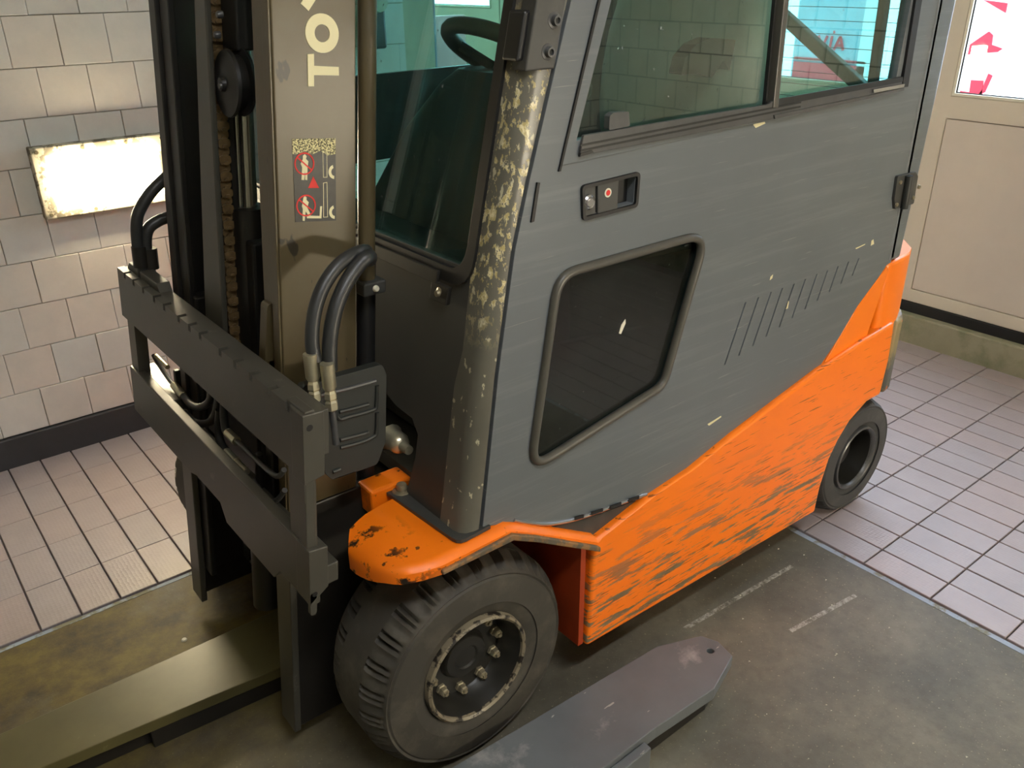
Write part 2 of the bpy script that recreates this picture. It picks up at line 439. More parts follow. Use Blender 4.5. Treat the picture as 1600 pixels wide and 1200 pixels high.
# left wall with its tiles
wl = struct(MB().box(-2.6, 2.0, 3.212, 3.36, -0.1, 3.0).build('wall_left', 'wall_grout'))
bb = struct(MB().box(-2.6, 2.0, 3.185, 3.212, 0.0, 0.120).build('baseboard_left', 'baseboard', bevel=0.004))
wt = tile_mesh('wall_tile_mesh', 'wall_tile', 0.1485, 0.1500, 0.010, 0.0016)
offs = [0.378, 0.299, 0.383, 0.458, 0.385, 0.462, 0.542, 0.614, 0.548, 0.628, 0.55, 0.62]
rowh = 0.1522; z0 = 0.123
rest = MB()
for r in range(19):
    z = z0 + rowh * r; off = offs[r] if r < len(offs) else (0.55 if r % 2 else 0.62)
    x = off - 0.1505 * 22
    while x < 2.0:
        if x + 0.15 > 1.999:
            rest.box(x + 0.0015, 1.999, 3.203, 3.213, z + 0.002, z + rowh - 0.002); x += 0.1505; continue
        if r < 12 and x > -0.62:
            t = bpy.data.objects.new('tile', wt); COL.objects.link(t); t.parent = wl
            t.rotation_euler = (PI / 2, 0, 0)
            t.location = Vector((x + 0.075, 3.203 + random.uniform(-0.001, 0.001), z + rowh / 2)) - worg(wl)
        elif x > -2.55 and z + rowh < 3.0:
            rest.box(x + 0.0015, x + 0.149, 3.203, 3.213, z + 0.002, z + rowh - 0.002)
        x += 0.1505
ro = rest.build('tile', 'wall_tile', wl); ro['kind'] = 'stuff'

# other walls and ceiling
def brickwall():
    m, n, b = newmat('plain_tiled_wall')
    t = n.nodes.new('ShaderNodeTexBrick'); g = n.nodes.new('ShaderNodeNewGeometry'); s = n.nodes.new('ShaderNodeSeparateXYZ'); c = n.nodes.new('ShaderNodeCombineXYZ')
    n.links.new(g.outputs['Position'], s.inputs[0]); n.links.new(math_(n, 'ADD', s.outputs['X'], s.outputs['Y']), c.inputs[0]); n.links.new(s.outputs['Z'], c.inputs[1])
    n.links.new(c.outputs[0], t.inputs['Vector']); t.inputs['Scale'].default_value = 1
    t.inputs['Color1'].default_value = (*lin((0.80, 0.78, 0.70)), 1); t.inputs['Color2'].default_value = (*lin((0.76, 0.75, 0.69)), 1)
    t.inputs['Mortar'].default_value = (*lin((0.30, 0.28, 0.24)), 1)
    t.inputs['Brick Width'].default_value = 0.15; t.inputs['Row Height'].default_value = 0.15; t.inputs['Mortar Size'].default_value = 0.004
    n.links.new(t.outputs[0], b.inputs['Base Color']); b.inputs['Roughness'].default_value = 0.3
    return m
M['tiled_plain'] = brickwall()
struct(MB().box(-2.6, 3.9, -1.75, -1.6, -0.1, 3.0).build('wall_right', 'tiled_plain'))
struct(MB().box(-2.75, -2.6, -1.75, 3.36, -0.1, 3.0).build('wall_back', 'tiled_plain'))
struct(MB().box(2.0, 2.15, 3.212, 7.0, -0.1, 3.0).build('wall_niche', 'plaster'))
struct(MB().box(2.0, 3.9, 7.0, 7.15, -0.1, 3.0).build('wall_far', 'tiled_plain'))
struct(MB().box(-2.75, 3.95, -1.75, 7.15, 3.0, 3.1).build('ceiling', 'plaster'))

# front wall with glazing: x = 3.83
curb = struct(MB().box(3.76, 4.0, -1.6, 7.0, -0.02, 0.14).build('trim_1', 'curb', bevel=0.008))
struct(MB().box(3.80, 3.93, -1.6, 7.0, 0.14, 0.185).build('trim_2', 'groove'))
def glazed(name, y0, y1, ztop, zsill, glassmat='glass_clear', panel=True):
    """white framed leaf between y0 and y1: panel below, pane above"""
    d = MB(); zb = 0.185; fw = 0.085
    gy0, gy1 = y0 + 0.09, y1 - 0.115
    outer = [(y0, zb), (y1, zb), (y1, ztop), (y0, ztop)]
    pane = [(gy0, zsill), (gy1, zsill), (gy1, ztop - 0.1), (gy0, ztop - 0.1)]
    low = [(gy0, 0.245), (gy1 + 0.005, 0.245), (gy1 + 0.005, 1.017), (gy0, 1.017)]
    d.prism('x', outer, 3.815, 3.885, holes=[low, pane])
    o = struct(d.build(name, 'white_frame', bevel=0.004))
    MB().prism('x', inset(low, 0.0025), 3.817, 3.875).build('door_panel', 'white_panel', o, bevel=0.003)
    MB().prism('x', low, 3.870, 3.880).build('gasket', 'groove', o)
    MB().prism('x', pane, 3.812, 3.824, holes=[inset(pane, 0.012)]).build('glazing_bead', 'white', o, bevel=0.002)
    MB().prism('x', inset(pane, 0.010), 3.8245, 3.8285, holes=[inset(pane, 0.016)]).build('gasket', 'groove', o)
    MB().prism('x', inset(pane, 0.008), 3.845, 3.850).build('pane', glassmat, o)
    return o
glazed('door_1', 0.65, 1.905, 2.6, 1.11)
glazed('window_1', 1.915, 3.40, 2.6, 1.11)
glazed('window_2', 3.41, 4.90, 2.6, 1.11)
glazed('window_3', 4.91, 7.0, 2.6, 1.38)
struct(MB().box(3.815, 3.885, -1.6, 0.64, 0.185, 2.6).build('wall_front', 'tiled_plain'))
struct(MB().box(3.815, 3.95, -1.6, 7.0, 2.6, 3.0).build('trim_3', 'white_frame'))

# wall lamp on the left wall
def wall_lamp(loc, sgn, label, dm='lamp'):
    x, y, z = loc
    e = empty('wall_lamp', (x, y, z), label, 'lamp')
    W_, H_ = 0.44, 0.235
    fr = [(x, z), (x + W_, z), (x + W_, z + H_), (x, z + H_)]
    hole = [(x + 0.045, z + 0.032), (x + W_ - 0.045, z + 0.032), (x + W_ - 0.045, z + H_ - 0.032), (x + 0.045, z + H_ - 0.032)]
    y1 = y - 0.045 * sgn
    MB().prism('y', fr, min(y, y1), max(y, y1), holes=[hole]).build('lamp_frame', 'lamp_frame', e, bevel=0.004)
    yd = y - 0.062 * sgn
    MB().prism('y', inset(hole, 0.002), min(y, yd), max(y, yd)).build('diffuser', dm, e, bevel=0.015, seg=3)
    scr = MB()
    for sx in (0.02, 0.16, 0.30, W_ - 0.02):
        for sz in (0.015, H_ - 0.015):
            scr = MB(); scr.lathe([(0, -0.048 * sgn), (0.006, -0.048 * sgn), (0.007, -0.044 * sgn)], (x + sx, y, z + sz), 'y', 10)
            scr.build('screw', 'bolt', e, smooth=True)
    return e
wall_lamp((0.528, 3.202, 0.868), 1, 'lit rectangular lamp in flaking frame on the tiled wall behind the mast', 'lamp_left')
wall_lamp((2.0, -1.6, 0.868), -1, 'lit rectangular lamp on the opposite tiled wall, facing the cab door of the forklift')

def added_ceiling_light(x, y, label):  # made-up fixture out of view, added to brighten the truck and room
    e = empty('added_ceiling_light', (x, y, 2.93), label, 'added fill light')
    MB().box(x - 0.65, x + 0.65, y - 0.10, y + 0.10, 2.955, 3.0).build('housing', 'white_frame', e, bevel=0.004)
    MB().box(x - 0.62, x + 0.62, y - 0.08, y + 0.08, 2.93, 2.955).build('diffuser', 'added_fill', e, bevel=0.006)
added_ceiling_light(0.5, -0.35, 'added long ceiling fill light over the bay in front of the cab door')
added_ceiling_light(3.0, 5.2, 'added long ceiling fill light in the side bay past the end of the tiled wall')

# things in the side bay, seen through the cab
lk = empty('storage_locker', (2.7, 4.5, 0), 'blue-grey slatted metal locker standing beyond the end of the tiled wall', 'locker')
M['locker'] = simple('blue_grey_metal', (0.27, 0.36, 0.40), 0.5, 0.1, 0.15)
MB().box(2.50, 2.93, 4.35, 4.72, 0.02, 1.9).build('body', 'locker', lk, bevel=0.01)
MB().box(2.52, 2.91, 4.33, 4.35, 0.08, 1.34).build('door', 'locker', lk, bevel=0.006)
for k in range(9):
    MB().box(2.53 + k * 0.043, 2.55 + k * 0.043, 4.325, 4.35, 1.42, 1.85).build('slat', 'baseboard', lk)
MB().box(2.86, 2.88, 4.30, 4.332, 0.75, 0.9).build('handle', 'chrome', lk, bevel=0.003)
M['board'] = simple('pink_board', (0.72, 0.55, 0.52), 0.6, 0, 0.05)
tag(MB().prism('y', [(3.13, 0.0), (3.42, 0.0), (3.42, 1.36), (3.13, 1.36)], 4.75, 4.79).build('board', 'board', bevel=0.004, base=True),
    'pale pink board standing upright beside the blue-grey locker', 'board')
# wall socket box + valve on the left wall near its end
vb = empty('switch_box', (1.80, 3.2, 1.48), 'grey round-knobbed switch box near the end of the tiled wall', 'switch')
MB().box(1.80, 1.885, 3.15, 3.203, 1.33, 1.66).build('box', 'alu', vb, bevel=0.01)
MB().lathe([(0, -0.03), (0.035, -0.03), (0.04, 0.0)], (1.845, 3.15, 1.50), 'y', 20).build('knob', 'white', vb, smooth=True)

# ================================================================ OUTDOORS
M['outdoor_ground'] = simple('pale_paving', (0.80, 0.82, 0.80), 0.8, 0, 0.05)
struct(MB().box(3.95, 14, -6, 14, -0.12, -0.02).build('ground', 'outdoor_ground'))
M['outdoor_wall'] = simple('pale_facade', (0.88, 0.90, 0.90), 0.8, 0, 0.05)
fac = MB()
struct(MB().box(11, 11.3, -6, 14, -0.1, 5.0).build('wall_outside', 'outdoor_wall'))
M['sign_white'] = simple('white_sign', (0.90, 0.92, 0.92), 0.5, 0, 0.02)
M['sign_blue'] = simple('pale_blue_sign', (0.62, 0.72, 0.78), 0.5, 0, 0.02)
M['sign_red'] = simple('red_sign', (0.86, 0.20, 0.28), 0.5, 0, 0.02)
sg = empty('price_sign', (5.5, 3.43, 0), 'pale sign board with red letters and a red lower band outside the glazing', 'sign')
MB().box(5.5, 5.56, 3.14, 3.74, 0.0, 1.62).build('panel', 'sign_blue', sg, bevel=0.004)
MB().box(5.492, 5.5, 3.18, 3.72, 0.90, 1.02).build('red_band', 'sign_red', sg)
MB().box(5.492, 5.5, 3.18, 3.72, 1.035, 1.05).build('red_line', 'sign_red', sg)
MB().box(5.492, 5.5, 3.14, 3.24, 0.90, 1.45).build('white_stripe', 'sign_white', sg)
def glyph(strokes, w, y0, z0, s, name):
    mb = MB()
    for (a, b, c, d) in strokes:
        p = Vector((a, b)); q = Vector((c, d)); t = (q - p).normalized(); nn = Vector((-t.y, t.x)) * w / 2
        pts = [p - nn, q - nn, q + nn, p + nn]
        mb.prism('x', [(y0 - v.x * s, z0 + v.y * s) for v in pts], 5.488, 5.4925)
    mb.build(name, 'sign_red', sg)
glyph([(0, 1, 0.4, 0), (0.4, 0, 0.8, 1)], 0.2, 3.55, 1.11, 0.085, 'letter')
glyph([(0, 0, 0.1, 1), (0.15, 1.25, 0.3, 1.32)], 0.2, 3.455, 1.11, 0.085, 'letter')
glyph([(0, 0, 0.4, 1), (0.4, 1, 0.8, 0), (0.2, 0.35, 0.65, 0.35)], 0.2, 3.42, 1.11, 0.085, 'letter')
# banner outside the right-hand door
bn = empty('advertising_banner', (5.5, 2.45, 0), 'white banner with red shapes standing outside the right-hand door pane', 'banner')
MB().prism('x', roundpoly([(2.775, 1.631), (2.268, 1.624), (2.361, 1.177), (2.364, 1.048), (2.417, 0.907), (2.427, 0.606), (2.872, 0.546)], 0.02, 3), 5.5, 5.53).build('cloth', 'sign_white', bn)
for pts in ([(2.549, 1.174), (2.439, 1.263), (2.413, 1.244), (2.408, 1.192), (2.339, 1.175), (2.364, 1.156), (2.536, 1.132)], [(2.482, 0.992), (2.411, 0.994), (2.400, 0.916), (2.476, 0.912)],
            [(2.391, 1.035), (2.363, 1.026), (2.385, 0.931), (2.425, 0.906), (2.407, 0.944)], [(2.506, 1.428), (2.371, 1.414), (2.370, 1.364), (2.466, 1.409)], [(2.560, 0.927), (2.478, 0.923), (2.477, 0.901), (2.559, 0.901)]):
    MB().prism('x', pts, 5.492, 5.5).build('red_shape', 'sign_red', bn)
MB().cyl((5.54, 2.6, 0), (5.54, 2.6, 2.1), 0.02).build('pole', 'alu', bn)

# ================================================================ FORKLIFT
FL = empty('forklift', (1.4, 1.72, 0), 'orange and dark grey electric forklift with an enclosed cab and worn paint', 'forklift')
YC = 1.72
def mir(mb):  # mirrored to the far side of the truck
    m = MB(mb.fn); m.v = [(v[0], 2 * YC - v[1], v[2]) for v in mb.v]; m.f = [tuple(reversed(f)) for f in mb.f]; return m

# ---- chassis: side skirt, body
sk_top = [(1.122, 0.445), (1.302, 0.489), (1.436, 0.507), (1.593, 0.549), (1.766, 0.586), (1.946, 0.624), (2.160, 0.654), (2.316, 0.669)]
sk = [(1.115, 0.438), (1.104, 0.143), (2.052, 0.118), (2.059, 0.207), (2.083, 0.296), (2.117, 0.350), (2.164, 0.399), (2.230, 0.430), (2.315, 0.431), (2.326, 0.549)]
sk_poly = list(reversed(sk_top)) + sk
skm = MB().prism('y', sk_poly, 1.115, 1.36)
skm.build('side_skirt', 'orange', FL, bevel=0.014, seg=4, smooth=True)
mir(skm).build('side_skirt', 'orange', FL, bevel=0.014, seg=4, smooth=True)
MB().box(1.13, 2.28, 1.37, 2.07, 0.14, 0.60).build('chassis', 'mast_dark', FL, bevel=0.01)
MB().box(0.62, 1.14, 1.44, 2.0, 0.12, 0.56).build('front_axle_housing', 'mast_dark', FL, bevel=0.02)
# rear counterweight, rounded corners
cw = [(2.06, 1.135), (2.26, 1.125), (2.36, 1.135), (2.43, 1.165), (2.50, 1.23), (2.54, 1.32), (2.55, 1.72)]
cwo = cw + [(x, 2 * YC - y) for x, y in reversed(cw[:-1])]
mb = MB().prism('z', [(x if x > 2.2 else 2.235, y) for x, y in cwo], 0.54, 0.86)
mb.build('counterweight', 'orange_clean', FL, bevel=0.018, seg=3, smooth=True)
mb = MB().prism('z', [(2.345, 1.122), (2.39, 1.130), (2.45, 1.17), (2.51, 1.235), (2.545, 1.32), (2.555, 1.72), (2.545, 2.12), (2.51, 2.205), (2.45, 2.27), (2.345, 2.318)], 0.42, 0.66)
M['scraped'] = chipped('scraped_bumper', (0.36, 0.36, 0.33), (0.56, 0.50, 0.34), 14, 0.45, 0.56, 0.5, stretch=(1, 1, 0.5), bmp=0.2,
                       fine=(22, (1, 1, 1), 0.62, 0.66, (0.85, 0.45, 0.15), 0.8))
mb.build('rear_bumper', 'scraped', FL, bevel=0.012, smooth=True)

# ---- fender with its sloping flange
fz = [(0.588, 0.578), (0.604, 0.594), (0.640, 0.600), (0.872, 0.602), (0.93, 0.570), (1.128, 0.452)]
fo = [(0.60, 1.30), (0.588, 1.24), (0.590, 1.17), (0.610, 1.128), (0.65, 1.108), (0.72, 1.103), (0.872, 1.108), (1.128, 1.112)]
def fender():
    mb = MB(); top = []; bot = []
    xs = [0.588, 0.590, 0.594, 0.600, 0.608, 0.618, 0.63, 0.645, 0.665, 0.70, 0.76, 0.82, 0.868, 0.90, 0.95, 1.0, 1.06, 1.122]
    def zt(x):
        for (a, za), (b, zb) in zip(fz, fz[1:]):
            if x <= b: return za + (zb - za) * max(0, (x - a)) / (b - a)
        return fz[-1][1]
    def ylo(x):
        pts = [(0.588, 1.240), (0.592, 1.208), (0.600, 1.178), (0.612, 1.152), (0.63, 1.131), (0.655, 1.117), (0.70, 1.107), (1.2, 1.112)]
        for (a, ya), (b, yb) in zip(pts, pts[1:]):
            if x <= b: return ya + (yb - ya) * (x - a) / (b - a)
        return 1.112
    def yhi(x): return 1.262 + min(1.0, max(0, (x - 0.588)) / 0.03) * 0.045 + min(1.0, max(0, (x - 0.618)) / 0.06) * 0.025 + max(0, x - 0.68) * 0.12
    rings = []
    for x in xs:
        a, b = ylo(x), min(yhi(x), 1.42); z = zt(x); dr = 0.006
        rings.append([(x, a, z - 0.034), (x, a - 0.002, z - 0.012), (x, a + 0.006, z - 0.003), (x, a + 0.02, z), (x, b, z + 0.004), (x, b, z - 0.034)])
    mb.loft(rings)
    return mb
fm = fender()
fm.build('fender', 'orange_fender', FL, smooth=True)
mir(fm).build('fender', 'orange_fender', FL, smooth=True)
MB().prism('y', [(0.872, 0.570), (0.935, 0.536), (1.122, 0.422), (1.122, 0.436), (0.935, 0.552), (0.872, 0.586), (0.70, 0.580), (0.70, 0.570)], 1.099, 1.112).build('fender_edge', 'fender_edge', FL, bevel=0.003)
MB().box(0.70, 0.80, 1.36, 1.42, 0.56, 0.625).build('fender_step', 'orange_fender', FL, bevel=0.006)
# wheel arch inner wall
MB().box(0.60, 1.12, 1.42, 1.44, 0.15, 0.60).build('arch_liner', 'mast_dark', FL)
M['arch_red'] = simple('shaded_orange_paint', (0.62, 0.22, 0.06), 0.5, 0, 0.25, 6)  # skirt orange as it looks in shade; the darkening is in this colour
MB().box(1.085, 1.10, 1.125, 1.42, 0.15, 0.44).build('arch_wall', 'arch_red', FL)

# ---- wheels
def wheel(cx, yf, cz, R, rring, rrim, width, mat, blocks, name):
    """solid cushion tyre: flat sidewall ring, chunky shoulder, recessed steel rim"""
    prof = [(rrim, 0.012), (rrim + 0.012, 0.004), (rrim + 0.035, 0.0), (rring - 0.070 * R / 0.26, -0.003), (rring - 0.03, -0.002), (rring - 0.012, 0.0), (rring - 0.008, 0.004), (rring - 0.003, 0.001), (rring, 0.005), (rring + 0.006, 0.012), (R - 0.006, 0.034), (R, 0.052), (R, 0.062), (R, width - 0.065), (R, width - 0.055), (R - 0.006, width - 0.030), (R - 0.02, width - 0.008), (rring, width), (rrim, width)]
    mb = MB(); seg = blocks * 8
    rings = []
    for k in range(seg):
        a = 2 * PI * k / seg; ph = (k * blocks / seg) % 1.0
        notch = ph < 0.11 or 0.24 < ph < 0.26
        ring = []
        for i, (r, h) in enumerate(prof):
            if notch and i in (9, 10, 11): r = min(r, rring + 0.001 if i < 11 else R - 0.012); h = h + 0.010
            if notch and i in (14, 15): r -= 0.012
            if not notch and i in (9, 10) and 0.49 < ph < 0.64: r -= 0.005; h += 0.003
            ring.append((cx + r * math.cos(a), yf + h, cz + r * math.sin(a)))
        rings.append(ring)
    mb.loft(rings, closed=True, wrap=False)
    return mb
w1 = wheel(0.795, 1.128, 0.255, 0.256, 0.232, 0.131, 0.21, 'tyre', 26, 'w')
tw = w1.build('front_wheel', 'tyre', FL, smooth=True)
tw2 = mir(w1).build('front_wheel', 'tyre', FL, smooth=True)
cx, cz, yf = 0.795, 0.255, 1.128
def rim_parts(parent, cx, cz, yf, s, far=False, bolts=10, rr=0.131):
    R_ = lambda m: mir(m) if far else m
    m = MB().lathe([(rr + 0.001, 0.014), (rr - 0.001, -0.002), (rr - 0.006, -0.006), (rr - 0.011, -0.002), (rr - 0.012, 0.006)], (cx, yf, cz), 'y', 64)
    R_(m).build('rim_edge', 'rim_edge', parent, smooth=True)
    m = MB().lathe([(rr - 0.012, 0.004), (rr - 0.020, 0.030), (rr - 0.026, 0.055), (rr - 0.030, 0.060), (0.060, 0.062), (0.056, 0.058), (0.054, 0.050), (0.050, 0.046), (0.030, 0.044), (0.026, 0.048), (0.0, 0.048)], (cx, yf, cz), 'y', 64)
    R_(m).build('rim_disc', 'rim', parent, smooth=True)
    for k in range(bolts):
        a = 2 * PI * (k + 0.3) / bolts; bx, bz = cx + 0.089 * math.cos(a), cz + 0.089 * math.sin(a)
        m = MB().lathe([(0.0, 0.040), (0.0085, 0.040), (0.0105, 0.043), (0.0105, 0.053), (0.013, 0.055), (0.013, 0.062)], (bx, yf, bz), 'y', 6)
        m.lathe([(0.0, 0.035), (0.0045, 0.035), (0.005, 0.038), (0.005, 0.041)], (bx, yf, bz), 'y', 8)
        R_(m).build('lug_nut', 'bolt', parent)
rim_parts(tw, cx, cz, yf, 1); rim_parts(tw2, cx, cz, yf, 1, True)
w2 = wheel(2.30, 1.145, 0.199, 0.199, 0.180, 0.108, 0.15, 'tyre_rear', 20, 'w')
rw = w2.build('rear_wheel', 'tyre_rear', FL, smooth=True); rw2 = mir(w2).build('rear_wheel', 'tyre_rear', FL, smooth=True)
for far, par in ((False, rw), (True, rw2)):
    R_ = (lambda m: mir(m)) if far else (lambda m: m)
    R_(MB().lathe([(0.109, 0.012), (0.107, -0.001), (0.103, -0.004), (0.097, 0.002), (0.095, 0.01)], (2.30, 1.145, 0.199), 'y', 56)).build('rim_edge', 'alu', par, smooth=True)
    R_(MB().lathe([(0.096, 0.006), (0.090, 0.09), (0.050, 0.095), (0.045, 0.05), (0.0, 0.045)], (2.30, 1.145, 0.199), 'y', 48)).build('rim_disc', 'rim', par, smooth=True)

# ---- cab: pillar, cowl, windscreen
def xf(z):   # front plane of the cab
    return 0.763 + 0.169 * (z - 0.59) if z < 1.11 else 0.851 + 0.226 * (z - 1.11)
def xg(z):   # door gap, side plane
    t = [(0.58, 0.806), (0.61, 0.812), (0.93, 0.858), (1.16, 0.900), (1.28, 0.934), (1.558, 1.022), (2.05, 1.20)]
    for (a, xa), (b, xb) in zip(t, t[1:]):
        if z <= b: return xa + (xb - xa) * (z - a) / (b - a)
    return 1.2
def pillar_mb():
    mb = MB(); rings = []
    for z in (0.585, 0.60, 0.75, 0.93, 1.0, 1.11, 1.16, 1.28, 1.42, 1.56, 1.8, 2.05):
        f, g = xf(z), xg(z) - 0.003
        fl = 0.006 if z < 0.6 else 0.0
        rings.append([(f + 0.012, 1.215, z), (f + 0.001 - fl, 1.205, z), (f - fl, 1.160, z), (f + 0.004 - fl, 1.145, z), (f + 0.014, 1.134 - fl, z), (f + 0.03, 1.130 - fl, z),
                      (g, 1.130 - fl, z), (g, 1.165, z), (f + 0.03, 1.17, z), (f + 0.015, 1.2, z)])
    mb.loft(rings); return mb
pm = pillar_mb()
pil = pm.build('front_pillar', 'pillar', FL, smooth=True)
mir(pm).build('front_pillar', 'cab_dark', FL, smooth=True)
# bolted joint plate on the pillar
MB(lambda v: (v[0] + xf(v[2]), v[1], v[2])).box(-0.004, 0.060, 1.124, 1.160, 1.455, 1.62).build('joint_plate', 'cab_dark', pil, bevel=0.003)
for (bx, bz) in [(0.986, 1.529), (0.973, 1.482)]:
    m = MB().lathe([(0.0, -0.004), (0.0045, -0.004), (0.005, -0.008), (0.008, -0.008), (0.009, 0.0), (0.013, 0.001), (0.014, 0.004)], (bx, 1.122, bz), 'y', 16)
    m.build('bolt', 'alu', pil, smooth=True)
    MB().lathe([(0.0, -0.0045), (0.0042, -0.0045)], (bx, 1.122, bz), 'y', 6).build('bolt_socket', 'groove', pil)
MB(lambda v: (v[0] + xf(v[2]), v[1], v[2])).box(-0.016, 0.012, 1.135, 1.175, 1.47, 1.545).build('rubber_block', 'black', pil, bevel=0.004)
# base flange with bolt
MB().prism('z', roundpoly([(0.735, 1.375), (0.765, 1.385), (0.835, 1.125), (0.752, 1.120)], [0.01, 0.002, 0.002, 0.02], 3), 0.603, 0.611).build('pillar_foot', 'cab_dark', FL, bevel=0.002)
bx, by = 0.765, 1.345
MB().lathe([(0.0, 0.018), (0.010, 0.017), (0.012, 0.013), (0.012, 0.004), (0.02, 0.002), (0.021, 0.0)], (bx, by, 0.611), 'z', 12).build('bolt', 'bolt', FL, smooth=True)

cowl = [(1.19, 0.59), (1.335, 0.60), (1.312, 0.70), (1.310, 0.752), (1.335, 0.778), (1.40, 0.782), (1.455, 0.80), (1.985, 0.80), (2.04, 0.782), (2.105, 0.778), (2.13, 0.752), (2.128, 0.70), (2.105, 0.60), (2.25, 0.59), (2.25, 1.12), (1.19, 1.12)]
MB(lambda v: (v[0] + xf(min(v[2], 1.109)), v[1], v[2])).prism('x', cowl, 0.002, 0.016).build('front_cowl', 'cab_dark', FL)
wsh = lambda v: (v[0] + 0.851 + 0.226 * (v[2] - 1.11), v[1], v[2])
o_ = [(1.19, 1.085), (2.25, 1.085), (2.25, 2.02), (1.19, 2.02)]
hole = roundpoly([(1.205, 1.112), (2.235, 1.112), (2.235, 1.98), (1.205, 1.98)], 0.05, 5)
wf = MB(wsh).prism('x', roundpoly([(1.180, 1.085), (2.26, 1.085), (2.26, 2.02), (1.180, 2.02)], 0.06, 6), -0.006, 0.014, holes=[hole]).build('windscreen', 'black', FL, bevel=0.004)
MB(wsh).prism('x', roundpoly([(1.20, 1.107), (2.24, 1.107), (2.24, 1.985), (1.20, 1.985)], 0.05, 5), 0.002, 0.006).build('pane', 'glass_cab', wf)
# metal strip and hinge tab under the windscreen
ws2 = MB(wsh)
ws2.prism('x', [(1.235, 1.045), (1.29, 1.045), (1.29, 1.075), (1.62, 1.075), (1.62, 1.10), (1.275, 1.10), (1.275, 1.078), (1.235, 1.078)], -0.012, -0.002).build('windscreen_bracket', 'mast_dark', FL, bevel=0.002)
_b = [(1.275, 1.064)]
MB().lathe([(0, -0.010), (0.006, -0.010), (0.007, -0.004), (0.011, -0.002), (0.011, 0.0)], (0.832, 1.262, 1.062), 'x', 12).build('bolt', 'bolt', FL, smooth=True)

# ---- rear cab frame, roof, floor
MB().box(2.235, 2.262, 1.128, 1.21, 0.865, 2.05).build('rear_pillar', 'grey_paint', FL, bevel=0.006)
cpm = MB().prism('y', [(2.243, 0.862), (2.30, 0.862), (2.325, 1.30), (2.345, 2.05), (2.246, 2.05)], 1.128, 1.20)
cpm.build('rear_pillar', 'grey_paint', FL, bevel=0.012, seg=3, smooth=True); mir(cpm).build('rear_pillar', 'grey_paint', FL, bevel=0.012)
MB().box(2.20, 2.345, 1.20, 2.24, 0.86, 1.14).build('rear_wall', 'cab_dark', FL, bevel=0.01)
MB().box(1.0, 2.36, 1.13, 2.31, 2.05, 2.11).build('roof', 'cab_dark', FL, bevel=0.02)
MB().box(0.80, 2.20, 1.17, 2.27, 0.60, 0.635).build('cab_floor', 'cab_plastic', FL)
MB().box(1.50, 2.20, 1.17, 2.27, 0.635, 0.95).build('battery_cover', 'cab_plastic', FL, bevel=0.02)
rg = MB().prism('x', [(1.20, 1.14), (2.24, 1.14), (2.24, 2.04), (1.20, 2.04)], 2.262, 2.266).build('rear_window', 'glass_rear', FL)
hw = MB()
for k in range(24):
    z = 1.165 + k * 0.034
    hw.box(2.2595, 2.2615, 1.23, 2.22, z, z + 0.0016)
hwo = hw.build('heating_wires', 'cab_plastic', rg)
M['bar'] = simple('olive_grey_bar', (0.22, 0.25, 0.16), 0.5, 0, 0.2, 12)
b_ = [(1.549, 1.505), (1.245, 1.317), (1.249, 1.529), (1.223, 1.341), (1.196, 1.530), (1.181, 1.350)]
def seg_bar(p, q, w, t, x, name, mat, par):
    p = Vector(p); q = Vector(q); d = (q - p).normalized(); nn = Vector((-d.y, d.x)) * w / 2
    p = p - d * 0.25 if name == 'diagonal_brace' else p
    return MB().prism('x', [tuple(p - nn), tuple(q - nn), tuple(q + nn), tuple(p + nn)], x, x + t).build(name, mat, par, bevel=0.005)
seg_bar(b_[0], b_[1], 0.032, 0.03, 2.15, 'diagonal_brace', 'bar', FL)
seg_bar((b_[3][0], 1.14), (b_[2][0] - 0.0, 2.05), 0.020, 0.03, 2.16, 'rear_post', 'bar', FL)
seg_bar((b_[5][0], 1.14), (b_[4][0], 2.05), 0.010, 0.012, 2.17, 'rear_post', 'bar', FL)

# ---- interior
st_ = MB()
def ellring(cx, cy, cz, ry, rz, x, n=28, e=2.6):
    out = []
    for k in range(n):
        a = 2 * PI * k / n; c, s_ = math.cos(a), math.sin(a)
        out.append((x + cx, cy + ry * math.copysign(abs(c) ** (2 / e), c), cz + rz * math.copysign(abs(s_) ** (2 / e), s_)))
    return out
sx = 1.80; cy = 1.60
rings = []
for dx, s_ in ((0.0, 0.80), (0.012, 0.93), (0.035, 1.0), (0.09, 1.0), (0.12, 0.95), (0.135, 0.80)):
    rings.append([(x + 0.16 * (z - 1.35), y, z) for x, y, z in ellring(sx, cy, 1.36, 0.275 * s_, 0.36 * s_, dx, e=2.25)])
MB().loft(rings).build('seat_back', 'seat', FL, smooth=True)
MB().prism('y', roundpoly([(1.30, 0.98), (1.85, 0.95), (1.85, 1.10), (1.32, 1.12)], 0.05, 5), 1.36, 1.86).build('seat_cushion', 'seat', FL, bevel=0.04, seg=4, smooth=True)
MB().prism('y', roundpoly([(1.625, 1.378), (1.636, 1.417), (1.670, 1.443), (1.721, 1.455), (1.805, 1.448), (1.871, 1.430), (1.907, 1.395), (1.907, 1.364), (1.799, 1.378), (1.776, 1.403), (1.738, 1.364), (1.675, 1.379)], 0.006, 3), 1.40, 1.44).build('armrest', 'black', FL, bevel=0.012, seg=3, smooth=True)
MB().box(1.38, 1.80, 1.42, 1.80, 0.95, 1.0).build('seat_base', 'cab_plastic', FL, bevel=0.01)
